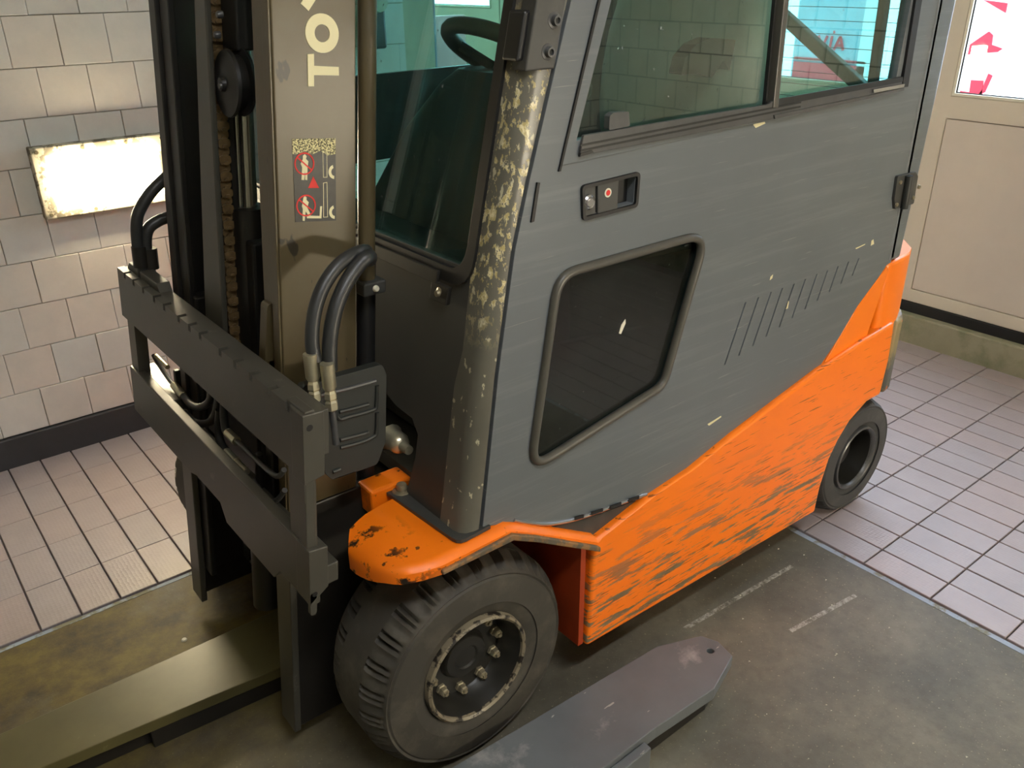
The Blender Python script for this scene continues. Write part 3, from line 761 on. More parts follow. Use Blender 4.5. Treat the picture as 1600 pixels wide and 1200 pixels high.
# steering wheel and column
sc_ = Vector((1.30, 1.61, 1.415)); ax = Vector((0.5, 0.0, 0.87)).normalized()
u_ = Vector((0, 1, 0)); v_ = ax.cross(u_)
rim_pts = [sc_ + (u_ * math.cos(a) + v_ * math.sin(a)) * 0.168 for a in [2 * PI * k / 36 for k in range(36)]]
M['wheel_grip'] = simple('brown_grey_grip', (0.34, 0.31, 0.26), 0.5, 0, 0.1)
sw = MB().tube(rim_pts, 0.018, 10, closed=True, smooth=0).build('steering_wheel', 'wheel_grip', FL, smooth=True)
for a in (0.4, 2.4, 4.4):
    MB().tube([sc_ + (u_ * math.cos(a) + v_ * math.sin(a)) * 0.16, sc_ + (u_ * math.cos(a) + v_ * math.sin(a)) * 0.03 - ax * 0.03], 0.012, 8, smooth=0).build('spoke', 'cab_plastic', sw, smooth=True)
MB().tube([sc_ - ax * 0.06, sc_ - ax * 0.0], [0.05, 0.04], 20, smooth=0).build('hub', 'cab_plastic', sw, smooth=True)
col = MB(); rings = []
for z, x0, x1, w in ((0.64, 0.93, 1.22, 0.33), (0.9, 0.96, 1.24, 0.31), (1.12, 1.04, 1.28, 0.25), (1.27, 1.10, 1.33, 0.18), (1.37, 1.17, 1.36, 0.13), (1.40, 1.20, 1.34, 0.10)):
    rings.append([(x, y + 1.63, z) for x, y in roundpoly([(x0, -w), (x1, -w), (x1, w), (x0, w)], 0.05, 4)])
col.loft(rings).build('steering_column', 'cab_plastic', FL, smooth=True)
MB().prism('y', roundpoly([(0.90, 0.64), (1.02, 0.64), (1.06, 1.08), (0.94, 1.08)], 0.02, 3), 1.20, 2.24).build('dashboard', 'cab_plastic', FL, bevel=0.02, smooth=True)

# ---- doors (near one in full detail)
def door_outline():
    fr = [(xg(z) + 0.006, z) for z in (0.612, 0.93, 1.16, 1.28, 1.558, 1.8, 2.03)]
    bk = [(2.250, 1.528), (2.252, 0.859)]
    top = [(2.245, 2.03)]
    return fr, bk
fr, bk = door_outline()
bot = [(0.892, 0.588), (0.943, 0.557), (1.000, 0.532), (1.071, 0.513), (1.150, 0.501), (1.232, 0.492), (1.302, 0.480)]
dl = [(1.331, 0.473), (1.455, 0.496), (1.614, 0.540), (1.788, 0.579), (1.969, 0.622), (2.233, 0.856)]
grey_poly = fr + [(2.243, 2.03)] + [bk[0], bk[1]] + list(reversed(dl)) + list(reversed(bot))
win = [(1.090, 1.545), (1.012, 1.286), (2.164, 1.322)]
wz = win[2]
win_in = [(1.064, 1.343), (2.119, 1.363)]
op_main = [(1.044, 1.332), (2.098, 1.346), (2.118, 1.98), (1.255, 1.98)]
lw_out = [(0.933, 0.693), (1.327, 0.764), (1.432, 1.100), (1.002, 1.097)]
lw_o = roundpoly(lw_out, [0.045, 0.05, 0.05, 0.06], 7)
op_low = inset(roundpoly(lw_out, [0.045, 0.05, 0.05, 0.06], 7), 0.006)
slots_t = [(1.599, 0.897), (1.647, 0.898), (1.696, 0.900), (1.741, 0.900), (1.789, 0.900), (1.836, 0.902), (1.885, 0.904), (1.932, 0.904), (1.979, 0.905), (2.027, 0.908), (2.076, 0.907)]
slots_b = [(1.544, 0.752), (1.596, 0.761), (1.648, 0.772), (1.699, 0.783), (1.750, 0.794), (1.801, 0.806), (1.854, 0.817), (1.905, 0.828), (1.956, 0.840), (2.007, 0.851), (2.057, 0.862)]
slot_holes = []
for (a, b) in zip(slots_t, slots_b):
    w = 0.0028
    slot_holes.append([(b[0] - w, b[1]), (b[0] + w, b[1]), (a[0] + w, a[1]), (a[0] - w, a[1])])
hx = [(1.058, 1.251), (1.210, 1.256), (1.208, 1.188), (1.063, 1.185)]
h_hole = inset(hx, 0.008)
d_ = MB().prism('y', grey_poly, 1.130, 1.150, holes=[op_main, op_low, h_hole] + slot_holes)
door = d_.build('door', 'grey_paint', FL, bevel=0.0015, seg=2)
MB().prism('y', [(p[0], p[1]) for p in (slots_b[0], slots_b[-1], slots_t[-1], slots_t[0])], 1.1515, 1.156).build('vent_backing', 'groove', door)
# orange corner of the door
oc = [(1.977, 0.616), (2.188, 0.647), (2.245, 0.840), (2.232, 0.851), (2.113, 0.764)]
MB().prism('y', oc, 1.128, 1.150).build('corner_panel', 'orange_clean', door, bevel=0.0015)
# dark seam behind the gap
MB().prism('y', [(2.323, 1.526), (2.340, 0.827), (2.254, 0.610), (2.205, 0.623), (2.251, 0.845), (2.264, 1.527)], 1.165, 1.170).build('door_seal', 'groove', door)
gs = MB(); rings = []
for z in (0.6, 0.93, 1.16, 1.28, 1.558, 2.03):
    rings.append([(xg(z) - 0.012, 1.152, z), (xg(z) + 0.02, 1.152, z), (xg(z) + 0.02, 1.165, z), (xg(z) - 0.012, 1.165, z)])
gs.loft(rings).build('door_seal', 'groove', door)
# latch plate in gap
MB().prism('y', [(0.954, 1.272), (0.960, 1.271), (0.947, 1.205), (0.940, 1.204)], 1.126, 1.150).build('latch_strip', 'black', door)
# window recess + frame + track
rec_o = [(1.013, 1.286), (2.163, 1.325)]
rec = [(1.003, 1.288), (2.122, 1.318), (2.150, 2.0), (1.235, 2.0)]
fr_m = MB().prism('y', [(1.010, 1.293), (2.118, 1.322), (2.140, 2.0), (1.228, 2.0)], 1.127, 1.1305, holes=[op_main])
frame_o = fr_m.build('window_frame', 'grey_paint', door, bevel=0.001)
MB().prism('y', [(1.003, 1.284), (1.008, 1.284), (1.228, 2.0), (1.222, 2.0)], 1.126, 1.1305).build('frame_gap', 'groove', door)
tr = [(1.047, 1.306), (1.729, 1.314), (2.131, 1.330), (2.111, 1.361), (1.598, 1.350), (1.588, 1.345), (1.056, 1.341)]
MB().prism('y', tr, 1.121, 1.1272).build('window_track', 'alu', door, bevel=0.0015)
for k, (a, b) in enumerate(((0.25, 0.30), (0.55, 0.60))):
    z0_, z1_ = 1.306 + 0.030 * a, 1.306 + 0.030 * a + 0.0015
    MB().prism('y', [(1.047, z0_), (1.70, z0_ + 0.014), (1.70, z1_ + 0.016), (1.047, z1_ + 0.002)], 1.1195, 1.1212).build('track_groove', 'black', door)
_t2 = [(1.610, 1.339), (2.119, 1.349), (2.114, 1.361), (1.598, 1.353)]
MB().prism('y', _t2, 1.119, 1.122).build('rubber_strip', 'black', door)
_w = [(1.983, 1.342), (2.124, 1.344), (2.123, 1.336), (1.988, 1.334)]
MB().prism('y', _w, 1.116, 1.119).build('trim_strip', 'chrome', door)
_w = [(1.605, 1.321), (1.984, 1.330), (2.127, 1.335), (2.129, 1.328), (1.986, 1.323), (1.609, 1.313)]
MB().prism('y', _w, 1.1175, 1.121).build('trim_strip', 'alu', door)
rf = [(2.121, 1.357), (2.113, 1.531)]
dxz = (rf[1][0] - rf[0][0]) / (rf[1][1] - rf[0][1])
xr_ = lambda z: rf[0][0] + dxz * (z - rf[0][1])
MB().prism('y', [(xr_(1.335), 1.335), (xr_(1.335) + 0.028, 1.335), (xr_(2.0) + 0.028, 2.0), (xr_(2.0), 2.0)], 1.120, 1.136).build('rubber_strip', 'black', door)
ml = [(1.599, 1.336), (1.617, 1.334), (1.610, 1.544), (1.589, 1.544)]
dxm = (ml[2][0] - ml[1][0]) / (ml[2][1] - ml[1][1])
xm = lambda x0, z: x0 + dxm * (z - ml[1][1])
MB().prism('y', [(ml[0][0], ml[0][1]), (ml[1][0], ml[1][1]), (xm(ml[1][0], 2.0), 2.0), (xm(ml[0][0], 2.0), 2.0)], 1.118, 1.140).build('mullion', 'seal', door, bevel=0.002)
MB().prism('y', [(ml[0][0] - 0.010, ml[0][1]), (ml[0][0] - 0.005, ml[0][1]), (xm(ml[0][0] - 0.005, 2.0), 2.0), (xm(ml[0][0] - 0.010, 2.0), 2.0)], 1.132, 1.140).build('mullion', 'black', door)
MB().prism('y', [(1.03, 1.325), (2.11, 1.34), (2.13, 1.99), (1.24, 1.99)], 1.138, 1.142).build('pane', 'glass_side', door)
# little pull tab on the sliding pane
tb = [(1.118, 1.342), (1.172, 1.344), (1.167, 1.370), (1.128, 1.372), (1.119, 1.367)]
MB().prism('y', roundpoly(tb, 0.004, 3), 1.122, 1.136).build('pull_tab', 'alu', door, bevel=0.002)
bl = [(1.046, 1.305), (1.080, 1.308), (1.075, 1.313), (1.048, 1.311)]
MB().prism('y', bl, 1.119, 1.124).build('end_stop', 'black', door)
# lower window: rubber seal and pane
mbs = MB(); lp = [Vector((p[0], 1.127, p[1])) for p in inset(lw_o, 0.004)]
mbs.tube(lp, 0.0095, 10, closed=True, smooth=0).build('window_seal', 'seal', door, smooth=True)
MB().prism('y', inset(lw_o, 0.004), 1.136, 1.140).build('pane', 'glass_low', door)
# handle
hs = MB().prism('y', roundpoly(hx, 0.010, 4), 1.124, 1.1305, holes=[roundpoly(inset(hx, 0.007), 0.006, 4)])
hd = hs.build('handle', 'black', door, bevel=0.0015)
MB().prism('y', inset(hx, 0.004), 1.150, 1.156).build('handle_cup', 'black', hd)
pd = [(1.099, 1.249), (1.154, 1.250), (1.154, 1.188), (1.102, 1.188)]
MB().prism('y', pd, 1.1265, 1.148).build('paddle', 'cab_dark', hd, bevel=0.002)
pl = [(1.066, 1.244), (1.098, 1.248), (1.100, 1.188), (1.071, 1.189)]
MB().prism('y', pl, 1.130, 1.148).build('lock_plate', 'cab_dark', hd, bevel=0.002)
(kx, kz), = [(1.078, 1.218)]
MB().lathe([(0, -0.007), (0.0075, -0.007), (0.008, -0.004), (0.011, -0.006), (0.014, -0.003), (0.015, 0.006)], (kx, 1.128, kz), 'y', 24).build('lock', 'chrome', hd, smooth=True)
(kx, kz), = [(1.126, 1.228)]
MB().lathe([(0.0055, -0.0008), (0.0085, -0.0008), (0.0085, 0.0004), (0.0055, 0.0004)], (kx, 1.1262, kz), 'y', 24).build('ring_mark', 'white', hd)
MB().lathe([(0, -0.0012), (0.0052, -0.0012), (0.0052, 0.0004)], (kx, 1.1262, kz), 'y', 20).build('red_mark', 'red', hd)
# hinge
hg = [(2.185, 1.109), (2.277, 1.108), (2.295, 1.094), (2.301, 1.018), (2.205, 1.018), (2.190, 1.049)]
hgo = MB().prism('y', roundpoly(hg, 0.006, 3), 1.122, 1.130).build('hinge', 'cab_dark', door, bevel=0.001)
kn = [(2.232, 1.105), (2.238, 1.017)]
MB().cyl((kn[0][0], 1.115, kn[0][1]), (kn[1][0], 1.115, kn[1][1]), 0.010).build('knuckle', 'cab_plastic', hgo, smooth=True)
for (qx, qz) in [(2.203, 1.091), (2.205, 1.031), (2.309, 1.063), (2.289, 1.037)]:
    MB().lathe([(0, -0.005), (0.005, -0.004), (0.006, 0.001)], (qx, 1.122, qz), 'y', 10).build('screw', 'bolt', hgo, smooth=True)
for k, pts in enumerate(([(1.549, 1.312), (1.584, 1.314), (1.593, 1.304), (1.561, 1.298), (1.553, 1.304)], [(1.684, 0.941), (1.693, 0.945), (1.692, 0.936), (1.683, 0.933)], [(1.769, 0.842), (1.773, 0.860), (1.776, 0.856), (1.775, 0.839), (1.767, 0.839)],
                         [(2.124, 0.946), (2.133, 0.948), (2.140, 0.934), (2.125, 0.932)], [(1.501, 0.606), (1.551, 0.612), (1.552, 0.608), (1.507, 0.600)], [(2.049, 0.940), (2.094, 0.943), (2.094, 0.941), (2.053, 0.937)])):
    MB().prism('y', pts, 1.1292, 1.1302).build('paint_chip', 'cream_print', door)
MB().prism('y', [(1.183, 0.927), (1.189, 0.944), (1.200, 0.954), (1.201, 0.945), (1.189, 0.924)], 1.1348, 1.1362).build('scratch', 'white', door)
# door step strip (chromed edge, its dark broken reflection modelled as black dashes) and the grey plate below it
ds = [(x, z) for x, z in [(0.896, 0.594), (0.942, 0.566), (0.998, 0.539), (1.069, 0.520), (1.148, 0.508), (1.230, 0.499), (1.295, 0.490)]]
mbd = MB().tube([(x, 1.129, z) for x, z in ds], 0.0042, 8, smooth=4).build('step_strip', 'chrome', door, smooth=True)
dd = [(1.061, 0.527), (1.087, 0.522), (1.111, 0.518), (1.146, 0.513), (1.169, 0.509), (1.204, 0.505), (1.229, 0.503), (1.263, 0.498)]
for k in range(0, 8, 2):
    a, b = dd[k], dd[k + 1]
    MB().prism('y', [(a[0], a[1] - 0.003), (b[0], b[1] - 0.003), (b[0], b[1] + 0.005), (a[0], a[1] + 0.005)], 1.1215, 1.1245).build('reflection_dash', 'black', mbd)
lp_ = [(0.891, 0.586), (0.947, 0.553), (1.005, 0.525), (1.076, 0.507), (1.155, 0.494), (1.238, 0.485), (1.330, 0.471), (1.142, 0.423)]
MB().prism('y', lp_, 1.135, 1.150).build('sill_plate', 'cab_dark', FL)
MB().prism('y', [(0.863, 0.954), (0.916, 0.561), (1.005, 0.479), (1.174, 0.386), (1.402, 0.434), (2.246, 0.598), (2.252, 0.795)], 1.16, 1.175).build('inner_sill', 'groove', FL)

# far door, simpler but with the same openings
fd_poly = [(x, z) for x, z in grey_poly]
fd = mir(MB().prism('y', fd_poly, 1.130, 1.150, holes=[op_main, op_low])).build('door', 'cab_dark', FL)
mir(MB().prism('y', [(1.03, 1.325), (2.11, 1.34), (2.13, 1.99), (1.24, 1.99)], 1.138, 1.142)).build('pane', 'glass_rear', fd)
mir(MB().prism('y', inset(lw_o, 0.004), 1.136, 1.140)).build('pane', 'glass_rear', fd)

# ================================================================ MAST (leans back)
Y0, Y1 = 1.41, 2.02          # outer width
ZB, ZT = 0.10, 2.15
def rail(y_out, sgn, u0, u1, wf_, tw_, z0, z1, name, mat, par, tf=0.014):
    yi = y_out + sgn * wf_; yw = y_out + sgn * tw_
    pts = [(u0, y_out), (u1, y_out), (u1, yi), (u1 - tf, yi), (u1 - tf, yw), (u0 + tf, yw), (u0 + tf, yi), (u0, yi)]
    return MB(tilt).prism('z', pts, z0, z1).build(name, mat, par, bevel=0.0025)
mast = rail(Y0, 1, 0.476, 0.631, 0.040, 0.016, ZB, ZT, 'mast', 'mast', FL)
rail(Y1, -1, 0.476, 0.631, 0.040, 0.016, ZB, ZT, 'outer_rail', 'mast_dark', mast)  # far rail: same steel, with its shade put into a darker colour
rail(Y0 + 0.044, 1, 0.484, 0.600, 0.052, 0.020, ZB + 0.06, ZT + 0.05, 'inner_rail', 'mast', mast)
rail(Y1 - 0.044, -1, 0.484, 0.600, 0.052, 0.020, ZB + 0.06, ZT + 0.05, 'inner_rail', 'mast_dark', mast)  # shade on the far inner rail painted in as darker steel
rail(Y0 + 0.215, 1, 0.50, 0.585, 0.030, 0.012, 0.45, ZT, 'centre_rail', 'mast_dark', mast) if False else None
MB(tilt).box(0.56, 0.62, Y0 + 0.02, Y1 - 0.02, 0.30, 0.42).build('cross_member', 'mast_dark', mast, bevel=0.004)
MB(tilt).box(0.60, 0.63, Y0 + 0.02, Y1 - 0.02, 1.0, 1.10).build('cross_member', 'mast_dark', mast, bevel=0.004)
MB(tilt).box(0.58, 0.62, Y0 + 0.02, Y1 - 0.02, 1.75, 1.85).build('cross_member', 'mast_dark', mast, bevel=0.004)
MB(tilt).cyl((0.560, 1.735, 0.16), (0.560, 1.735, 1.16), 0.038, 24).build('lift_cylinder', 'mast_dark', mast, smooth=True)
MB(tilt).cyl((0.560, 1.735, 1.16), (0.560, 1.735, 2.0), 0.016, 16).build('cylinder_rod', 'rod', mast, smooth=True)
MB(tilt).cyl((0.600, Y1 - 0.12, 0.3), (0.600, Y1 - 0.12, 2.0), 0.022, 16).build('lift_cylinder', 'mast_dark', mast, smooth=True)
# rod seen beside the pulley
MB(tilt).cyl((0.545, 1.748, 1.05), (0.545, 1.748, 1.60), 0.008, 12).build('cylinder_rod', 'rod', mast, smooth=True)
MB(tilt).cyl((0.545, 1.776, 1.05), (0.545, 1.776, 1.60), 0.006, 12).build('cylinder_rod', 'rod', mast, smooth=True)
MB(tilt).box(0.535, 0.60, 1.67, 1.80, 0.78, 1.10).build('cylinder_housing', 'black', mast, bevel=0.006)
MB(tilt).box(0.52, 0.57, 1.66, 1.735, 1.47, 1.70).build('pulley_bracket', 'black', mast, bevel=0.004)
MB(tilt).lathe([(0.0, -0.03), (0.012, -0.03), (0.014, -0.022), (0.035, -0.022), (0.045, -0.018), (0.060, -0.018), (0.062, -0.012), (0.050, -0.008), (0.050, 0.008), (0.062, 0.012), (0.060, 0.018), (0.0, 0.02)], (0.515, 1.669, 1.414), 'x', 32).build('pulley', 'black', mast, smooth=True)
for (y_, z_) in ((1.664, 1.412), (1.655, 1.535), (1.672, 1.50)):
    MB(tilt).lathe([(0, -0.010), (0.005, -0.009), (0.007, -0.005), (0.007, 0.002)], (0.490, y_, z_), 'x', 10).build('bolt', 'alu', mast, smooth=True)
# lift chain: links, each its own piece
lk_m = None; zz = 0.80; k = 0
lmb = MB(); 
def link_mesh():
    mb = MB()
    for dy in (-0.0085, 0.0045):
        mb.prism('y', roundpoly([(-0.008, -0.010), (0.008, -0.010), (0.008, 0.010), (-0.008, 0.010)], 0.0075, 3), dy, dy + 0.004)
    mb.cyl((0, -0.011, -0.0055), (0, 0.011, -0.0055), 0.0036, 8)
    mb.v = [(-v[1] * 0.0 + v[0], v[1], v[2]) for v in mb.v]
    return mb
l0 = link_mesh().build('chain_link', 'chain', mast, smooth=False, origin=(0, 0, 0)); me_l = l0.data; bpy.data.objects.remove(l0)
chain_y = 1.748
while zz < 1.60:
    for cyy in (chain_y, ):
        c = bpy.data.objects.new('chain_link', me_l); COL.objects.link(c); c.parent = mast
        c.rotation_euler = (0, 0, 0.0 if k % 2 else PI / 2 * 0.0)
        wpos = Vector(tilt((0.512, cyy + (0.003 if k % 2 else -0.003), zz))); c.location = wpos - worg(mast)
        c.scale = (1.5, 1.5, 1.0)
    zz += 0.0165; k += 1
MB(tilt).box(0.525, 0.535, chain_y - 0.012, chain_y + 0.012, 0.78, 1.62).build('chain_back', 'mast_dark', mast)
# brownish guide strip left of the chain and dark hose bundle
MB(tilt).prism('x', [(1.70, 2.15), (1.73, 2.15), (1.756, 1.56), (1.812, 0.98), (1.83, 0.76), (1.72, 0.76), (1.711, 1.0), (1.70, 1.56)], 0.478, 0.490).build('guide_strip', 'steel', mast, bevel=0.003)
# grooved flange and lifted lettering on the side face
MB(tilt).box(0.472, 0.478, Y0 + 0.004, Y0 + 0.016, 0.62, ZT).build('flange_rib', 'mast', mast, bevel=0.001)
def side_poly(pts, name, mat, d=0.0015, d2=0.0):
    return MB().prism('y', pts, Y0 - d, Y0 - d2).build(name, mat, mast)
side_poly([(0.686, 1.479), (0.698, 1.479), (0.696, 1.460), (0.742, 1.455), (0.741, 1.441), (0.694, 1.445), (0.692, 1.427), (0.681, 1.428)], 'letter', 'cream_print')
def ringpoly(cx_, cz_, rx, rz, w, name, mat, d=0.0015, a0=0, a1=2 * PI, n=36, d2=0.0):
    o1 = [(cx_ + rx * math.cos(a0 + (a1 - a0) * k / n), cz_ + rz * math.sin(a0 + (a1 - a0) * k / n)) for k in range(n + 1)]
    i1 = [(cx_ + (rx - w) * math.cos(a0 + (a1 - a0) * k / n), cz_ + (rz - w) * math.sin(a0 + (a1 - a0) * k / n)) for k in range(n + 1)]
    if abs(a1 - a0 - 2 * PI) < 1e-6: return MB().prism('y', o1[:-1], Y0 - d, Y0 - d2, holes=[i1[:-1]]).build(name, mat, mast)
    return MB().prism('y', o1 + list(reversed(i1)), Y0 - d, Y0 - d2).build(name, mat, mast)
(ox, oz), (ax_, az_), (ux, uz) = [(0.717, 1.510), (0.748, 1.509), (0.721, 1.541)]
ringpoly(ox, oz, (ax_ - ox) * 1.0, (uz - oz), 0.017, 'letter', 'cream_print')
hgt = 2 * (ax_ - ox)
# Y O T A continue up the mast with the same letter height
yb = [(0.691, 1.544), (0.727, 1.561), (0.742, 1.561), (0.697, 1.583)]
base = ox - (ax_ - ox)
def up(xo, zc): return (base + xo + 0.1 * (zc - oz), zc)
def yglyph(z0):
    w = 0.017; H_ = hgt
    for (p, q) in (((0.0, z0 + 0.0), (0.5 * H_, z0 + 0.038)), ((0.0, z0 + 0.076), (0.5 * H_, z0 + 0.038)), ((0.5 * H_, z0 + 0.038), (H_, z0 + 0.038))):
        P_ = Vector(up(*p)); Q_ = Vector(up(*q)); t = (Q_ - P_).normalized(); nn = Vector((-t.y, t.x)) * w / 2
        side_poly([tuple(P_ - nn), tuple(Q_ - nn), tuple(Q_ + nn), tuple(P_ + nn)], 'letter', 'cream_print')
yglyph(oz + (uz - oz) + 0.010)
zc = oz + 0.20
ringpoly(up(hgt / 2, zc)[0], zc, hgt / 2, uz - oz, 0.017, 'letter', 'cream_print')
side_poly([up(0, zc + 0.05), up(0.016, zc + 0.05), up(0.016, zc + 0.073), up(hgt, zc + 0.073), up(hgt, zc + 0.090), up(0.016, zc + 0.090), up(0.016, zc + 0.113), up(0, zc + 0.113)], 'letter', 'cream_print')
side_poly([up(hgt, zc + 0.120), up(hgt, zc + 0.136), up(0.03, zc + 0.158), up(hgt, zc + 0.180), up(hgt, zc + 0.196), up(0, zc + 0.166), up(0, zc + 0.150)], 'letter', 'cream_print')
# warning sticker
stk = side_poly([(0.641, 1.345), (0.723, 1.337), (0.708, 1.191), (0.628, 1.202)], 'warning_sticker', 'sticker', 0.0008)
stp = ORIG[stk.name]
def spoly(pts, mat, name, d=0.0012, d2=0.0008):
    return MB().prism('y', pts, Y0 - d, Y0 - d2).build(name, mat, stk)
def sring(c, e, w):
    rx, rz = abs(e[0] - c[0]), abs(e[0] - c[0]) * 1.02
    o1 = [(c[0] + rx * math.cos(2 * PI * k / 28), c[1] + rz * math.sin(2 * PI * k / 28)) for k in range(28)]
    i1 = [(c[0] + (rx - w) * math.cos(2 * PI * k / 28), c[1] + (rz - w) * math.sin(2 * PI * k / 28)) for k in range(28)]
    MB().prism('y', o1, Y0 - 0.0016, Y0 - 0.0012, holes=[i1]).build('red_ring', 'red', stk)
    t = Vector((-0.7, 0.72)).normalized(); nn = Vector((-t.y, t.x)) * w / 2; p = Vector(c)
    MB().prism('y', [tuple(p - t * rx * .93 - nn), tuple(p + t * rx * .93 - nn), tuple(p + t * rx * .93 + nn), tuple(p - t * rx * .93 + nn)], Y0 - 0.0018, Y0 - 0.0014).build('red_bar', 'red', stk)
c1 = [(0.658, 1.301), (0.677, 1.299)]; sring(c1[0], c1[1], 0.0025)
c2 = [(0.652, 1.228), (0.671, 1.225)]; sring(c2[0], c2[1], 0.0025)
spoly([(0.672, 1.277), (0.681, 1.255), (0.660, 1.258)], 'red', 'red_triangle')
spoly([(0.657, 1.315), (0.661, 1.317), (0.664, 1.313), (0.662, 1.309), (0.666, 1.304), (0.663, 1.293), (0.660, 1.272), (0.656, 1.273), (0.658, 1.290), (0.654, 1.273), (0.649, 1.274), (0.653, 1.295), (0.651, 1.302), (0.656, 1.309)], 'cream_print', 'figure')
spoly([(0.652, 1.245), (0.655, 1.242), (0.654, 1.238), (0.658, 1.233), (0.654, 1.224), (0.658, 1.213), (0.658, 1.207), (0.655, 1.208), (0.650, 1.218), (0.646, 1.201), (0.642, 1.202), (0.645, 1.223), (0.644, 1.228), (0.647, 1.237), (0.649, 1.243)], 'cream_print', 'figure')
spoly([(0.651, 1.210), (0.676, 1.205), (0.679, 1.222), (0.683, 1.222), (0.679, 1.200), (0.651, 1.205)], 'cream_print', 'fork_mark')
for pts in ([(0.695, 1.316), (0.704, 1.316), (0.699, 1.271), (0.691, 1.272)], [(0.690, 1.263), (0.698, 1.263), (0.692, 1.200), (0.683, 1.201)]):
    MB().prism('y', pts, Y0 - 0.0012, Y0 - 0.0008, holes=[inset(pts, 0.001)]).build('mast_mark', 'cream_print', stk)
for cpt in ([(0.714, 1.279)], [(0.707, 1.207)]):
    c = cpt[0]; n = 16; a0, a1 = PI * 0.55, PI * 1.45
    o1 = [(c[0] + 0.0115 * math.cos(a0 + (a1 - a0) * k / n), c[1] + 0.0125 * math.sin(a0 + (a1 - a0) * k / n)) for k in range(n + 1)]
    i1 = [(c[0] + 0.006 * math.cos(a0 + (a1 - a0) * k / n), c[1] + 0.007 * math.sin(a0 + (a1 - a0) * k / n)) for k in range(n + 1)]
    spoly(o1 + list(reversed(i1)), 'cream_print', 'wheel_mark')
M['torn'] = chipped('torn_sticker_glue', (0.30, 0.27, 0.19), (0.88, 0.84, 0.62), 320, 0.47, 0.53, 0.6, bmp=0)
spoly([(0.641, 1.345), (0.723, 1.337), (0.720, 1.310), (0.705, 1.309), (0.691, 1.319), (0.675, 1.315), (0.659, 1.321), (0.644, 1.319), (0.638, 1.320)], M['torn'], 'torn_patch', 0.0011)
# tube behind the rail (vertical hose guide) 
MB(tilt).cyl((0.662, 1.425, 1.06), (0.662, 1.425, 2.1), 0.017, 16).build('side_pipe', 'mast', mast, smooth=True)
MB(tilt).cyl((0.672, 1.445, 0.55), (0.672, 1.445, 1.10), 0.020, 16).build('side_pipe', 'black', mast, smooth=True)
MB(tilt).box(0.640, 0.690, 1.395, 1.43, 1.035, 1.062).build('pipe_clamp', 'cab_dark', mast, bevel=0.004)
MB().lathe([(0, -0.006), (0.004, -0.006), (0.006, -0.004), (0.007, 0.0)], (0.665 + 0.105, 1.394, 1.049), 'y', 12).build('bolt', 'white', mast, smooth=True)
# tilt pin below the cab
MB().lathe([(0, -0.075), (0.010, -0.075), (0.012, -0.05), (0.02, -0.045), (0.024, -0.035), (0.024, -0.01), (0.03, 0.0)], (0.79, 1.42, 0.70), 'y', 14).build('tilt_pin', 'brass', FL, smooth=True)

# hydraulic hoses: near side
def hose(pts, r, name, par, mat='hose'):
    return MB().tube(pts, r, 12, smooth=6).build(name, mat, par, smooth=True)
h1 = [(0.571, 0.993), (0.574, 1.029), (0.588, 1.073), (0.614, 1.113), (0.651, 1.142), (0.690, 1.153), (0.717, 1.151)]
h2 = [(0.592, 0.975), (0.603, 1.027), (0.624, 1.076), (0.653, 1.113), (0.686, 1.138), (0.712, 1.146)]
hose([(x, 1.27 + 0.018 * i / 2, z) for i, (x, z) in enumerate([(0.571, 0.993), (0.574, 1.029), (0.588, 1.073), (0.614, 1.113), (0.651, 1.142), (0.690, 1.153), (0.717, 1.151)])] + [(0.76, 1.40, 1.12)], 0.0125, 'hose', mast)
hose([(x, 1.26 + 0.018 * i / 2, z) for i, (x, z) in enumerate(h2)] + [(0.76, 1.39, 1.11)], 0.0135, 'hose', mast)
def fitting(p, par, s=1.0):
    x, y, z = p
    m = MB().lathe([(0.0, 0.0), (0.0125 * s, 0.0), (0.0125 * s, -0.045 * s), (0.010 * s, -0.050 * s)], (x, y, z), 'z', 16); m.build('ferrule', 'brass', par, smooth=True)
    MB().lathe([(0.008 * s, -0.05 * s), (0.011 * s, -0.056 * s), (0.012 * s, -0.066 * s), (0.009 * s, -0.070 * s), (0.012 * s, -0.074 * s), (0.012 * s, -0.088 * s), (0.007 * s, -0.092 * s)], (x, y, z), 'z', 6).build('hex_nut', 'brass', par)
    MB().cyl((x, y, z - 0.09 * s), (x, y, z - 0.16 * s), 0.0065 * s).build('pipe_stub', 'alu', par, smooth=True)
(fx, fz_), = [(0.563, 1.011)]; fitting((fx, 1.27, fz_), mast)
(fx, fz_), = [(0.583, 0.994)]; fitting((fx, 1.25, fz_), mast)
# far side hoses
hf = [(0.629, 1.172), (0.585, 1.141), (0.555, 1.108), (0.540, 1.080), (0.531, 1.027), (0.532, 0.979), (0.529, 0.931)]
hose([(x, 2.10, z) for x, z in hf], 0.014, 'hose', mast)
hf = [(0.621, 1.077), (0.589, 1.071), (0.562, 1.056), (0.550, 1.023), (0.546, 0.968), (0.544, 0.928)]
hose([(x, 2.10, z) for x, z in hf], 0.014, 'hose', mast)
for (x, z) in [(0.533, 1.019), (0.555, 1.010)]:
    MB().cyl((x, 2.10, z), (x - 0.004, 2.10, z - 0.05), 0.018, 10).build('ferrule', 'mast_dark', mast, smooth=True)
    MB().cyl((x - 0.004, 2.10, z - 0.05), (x + 0.0, 2.10, z - 0.20), 0.009, 10).build('pipe_stub', 'mast_dark', mast, smooth=True)

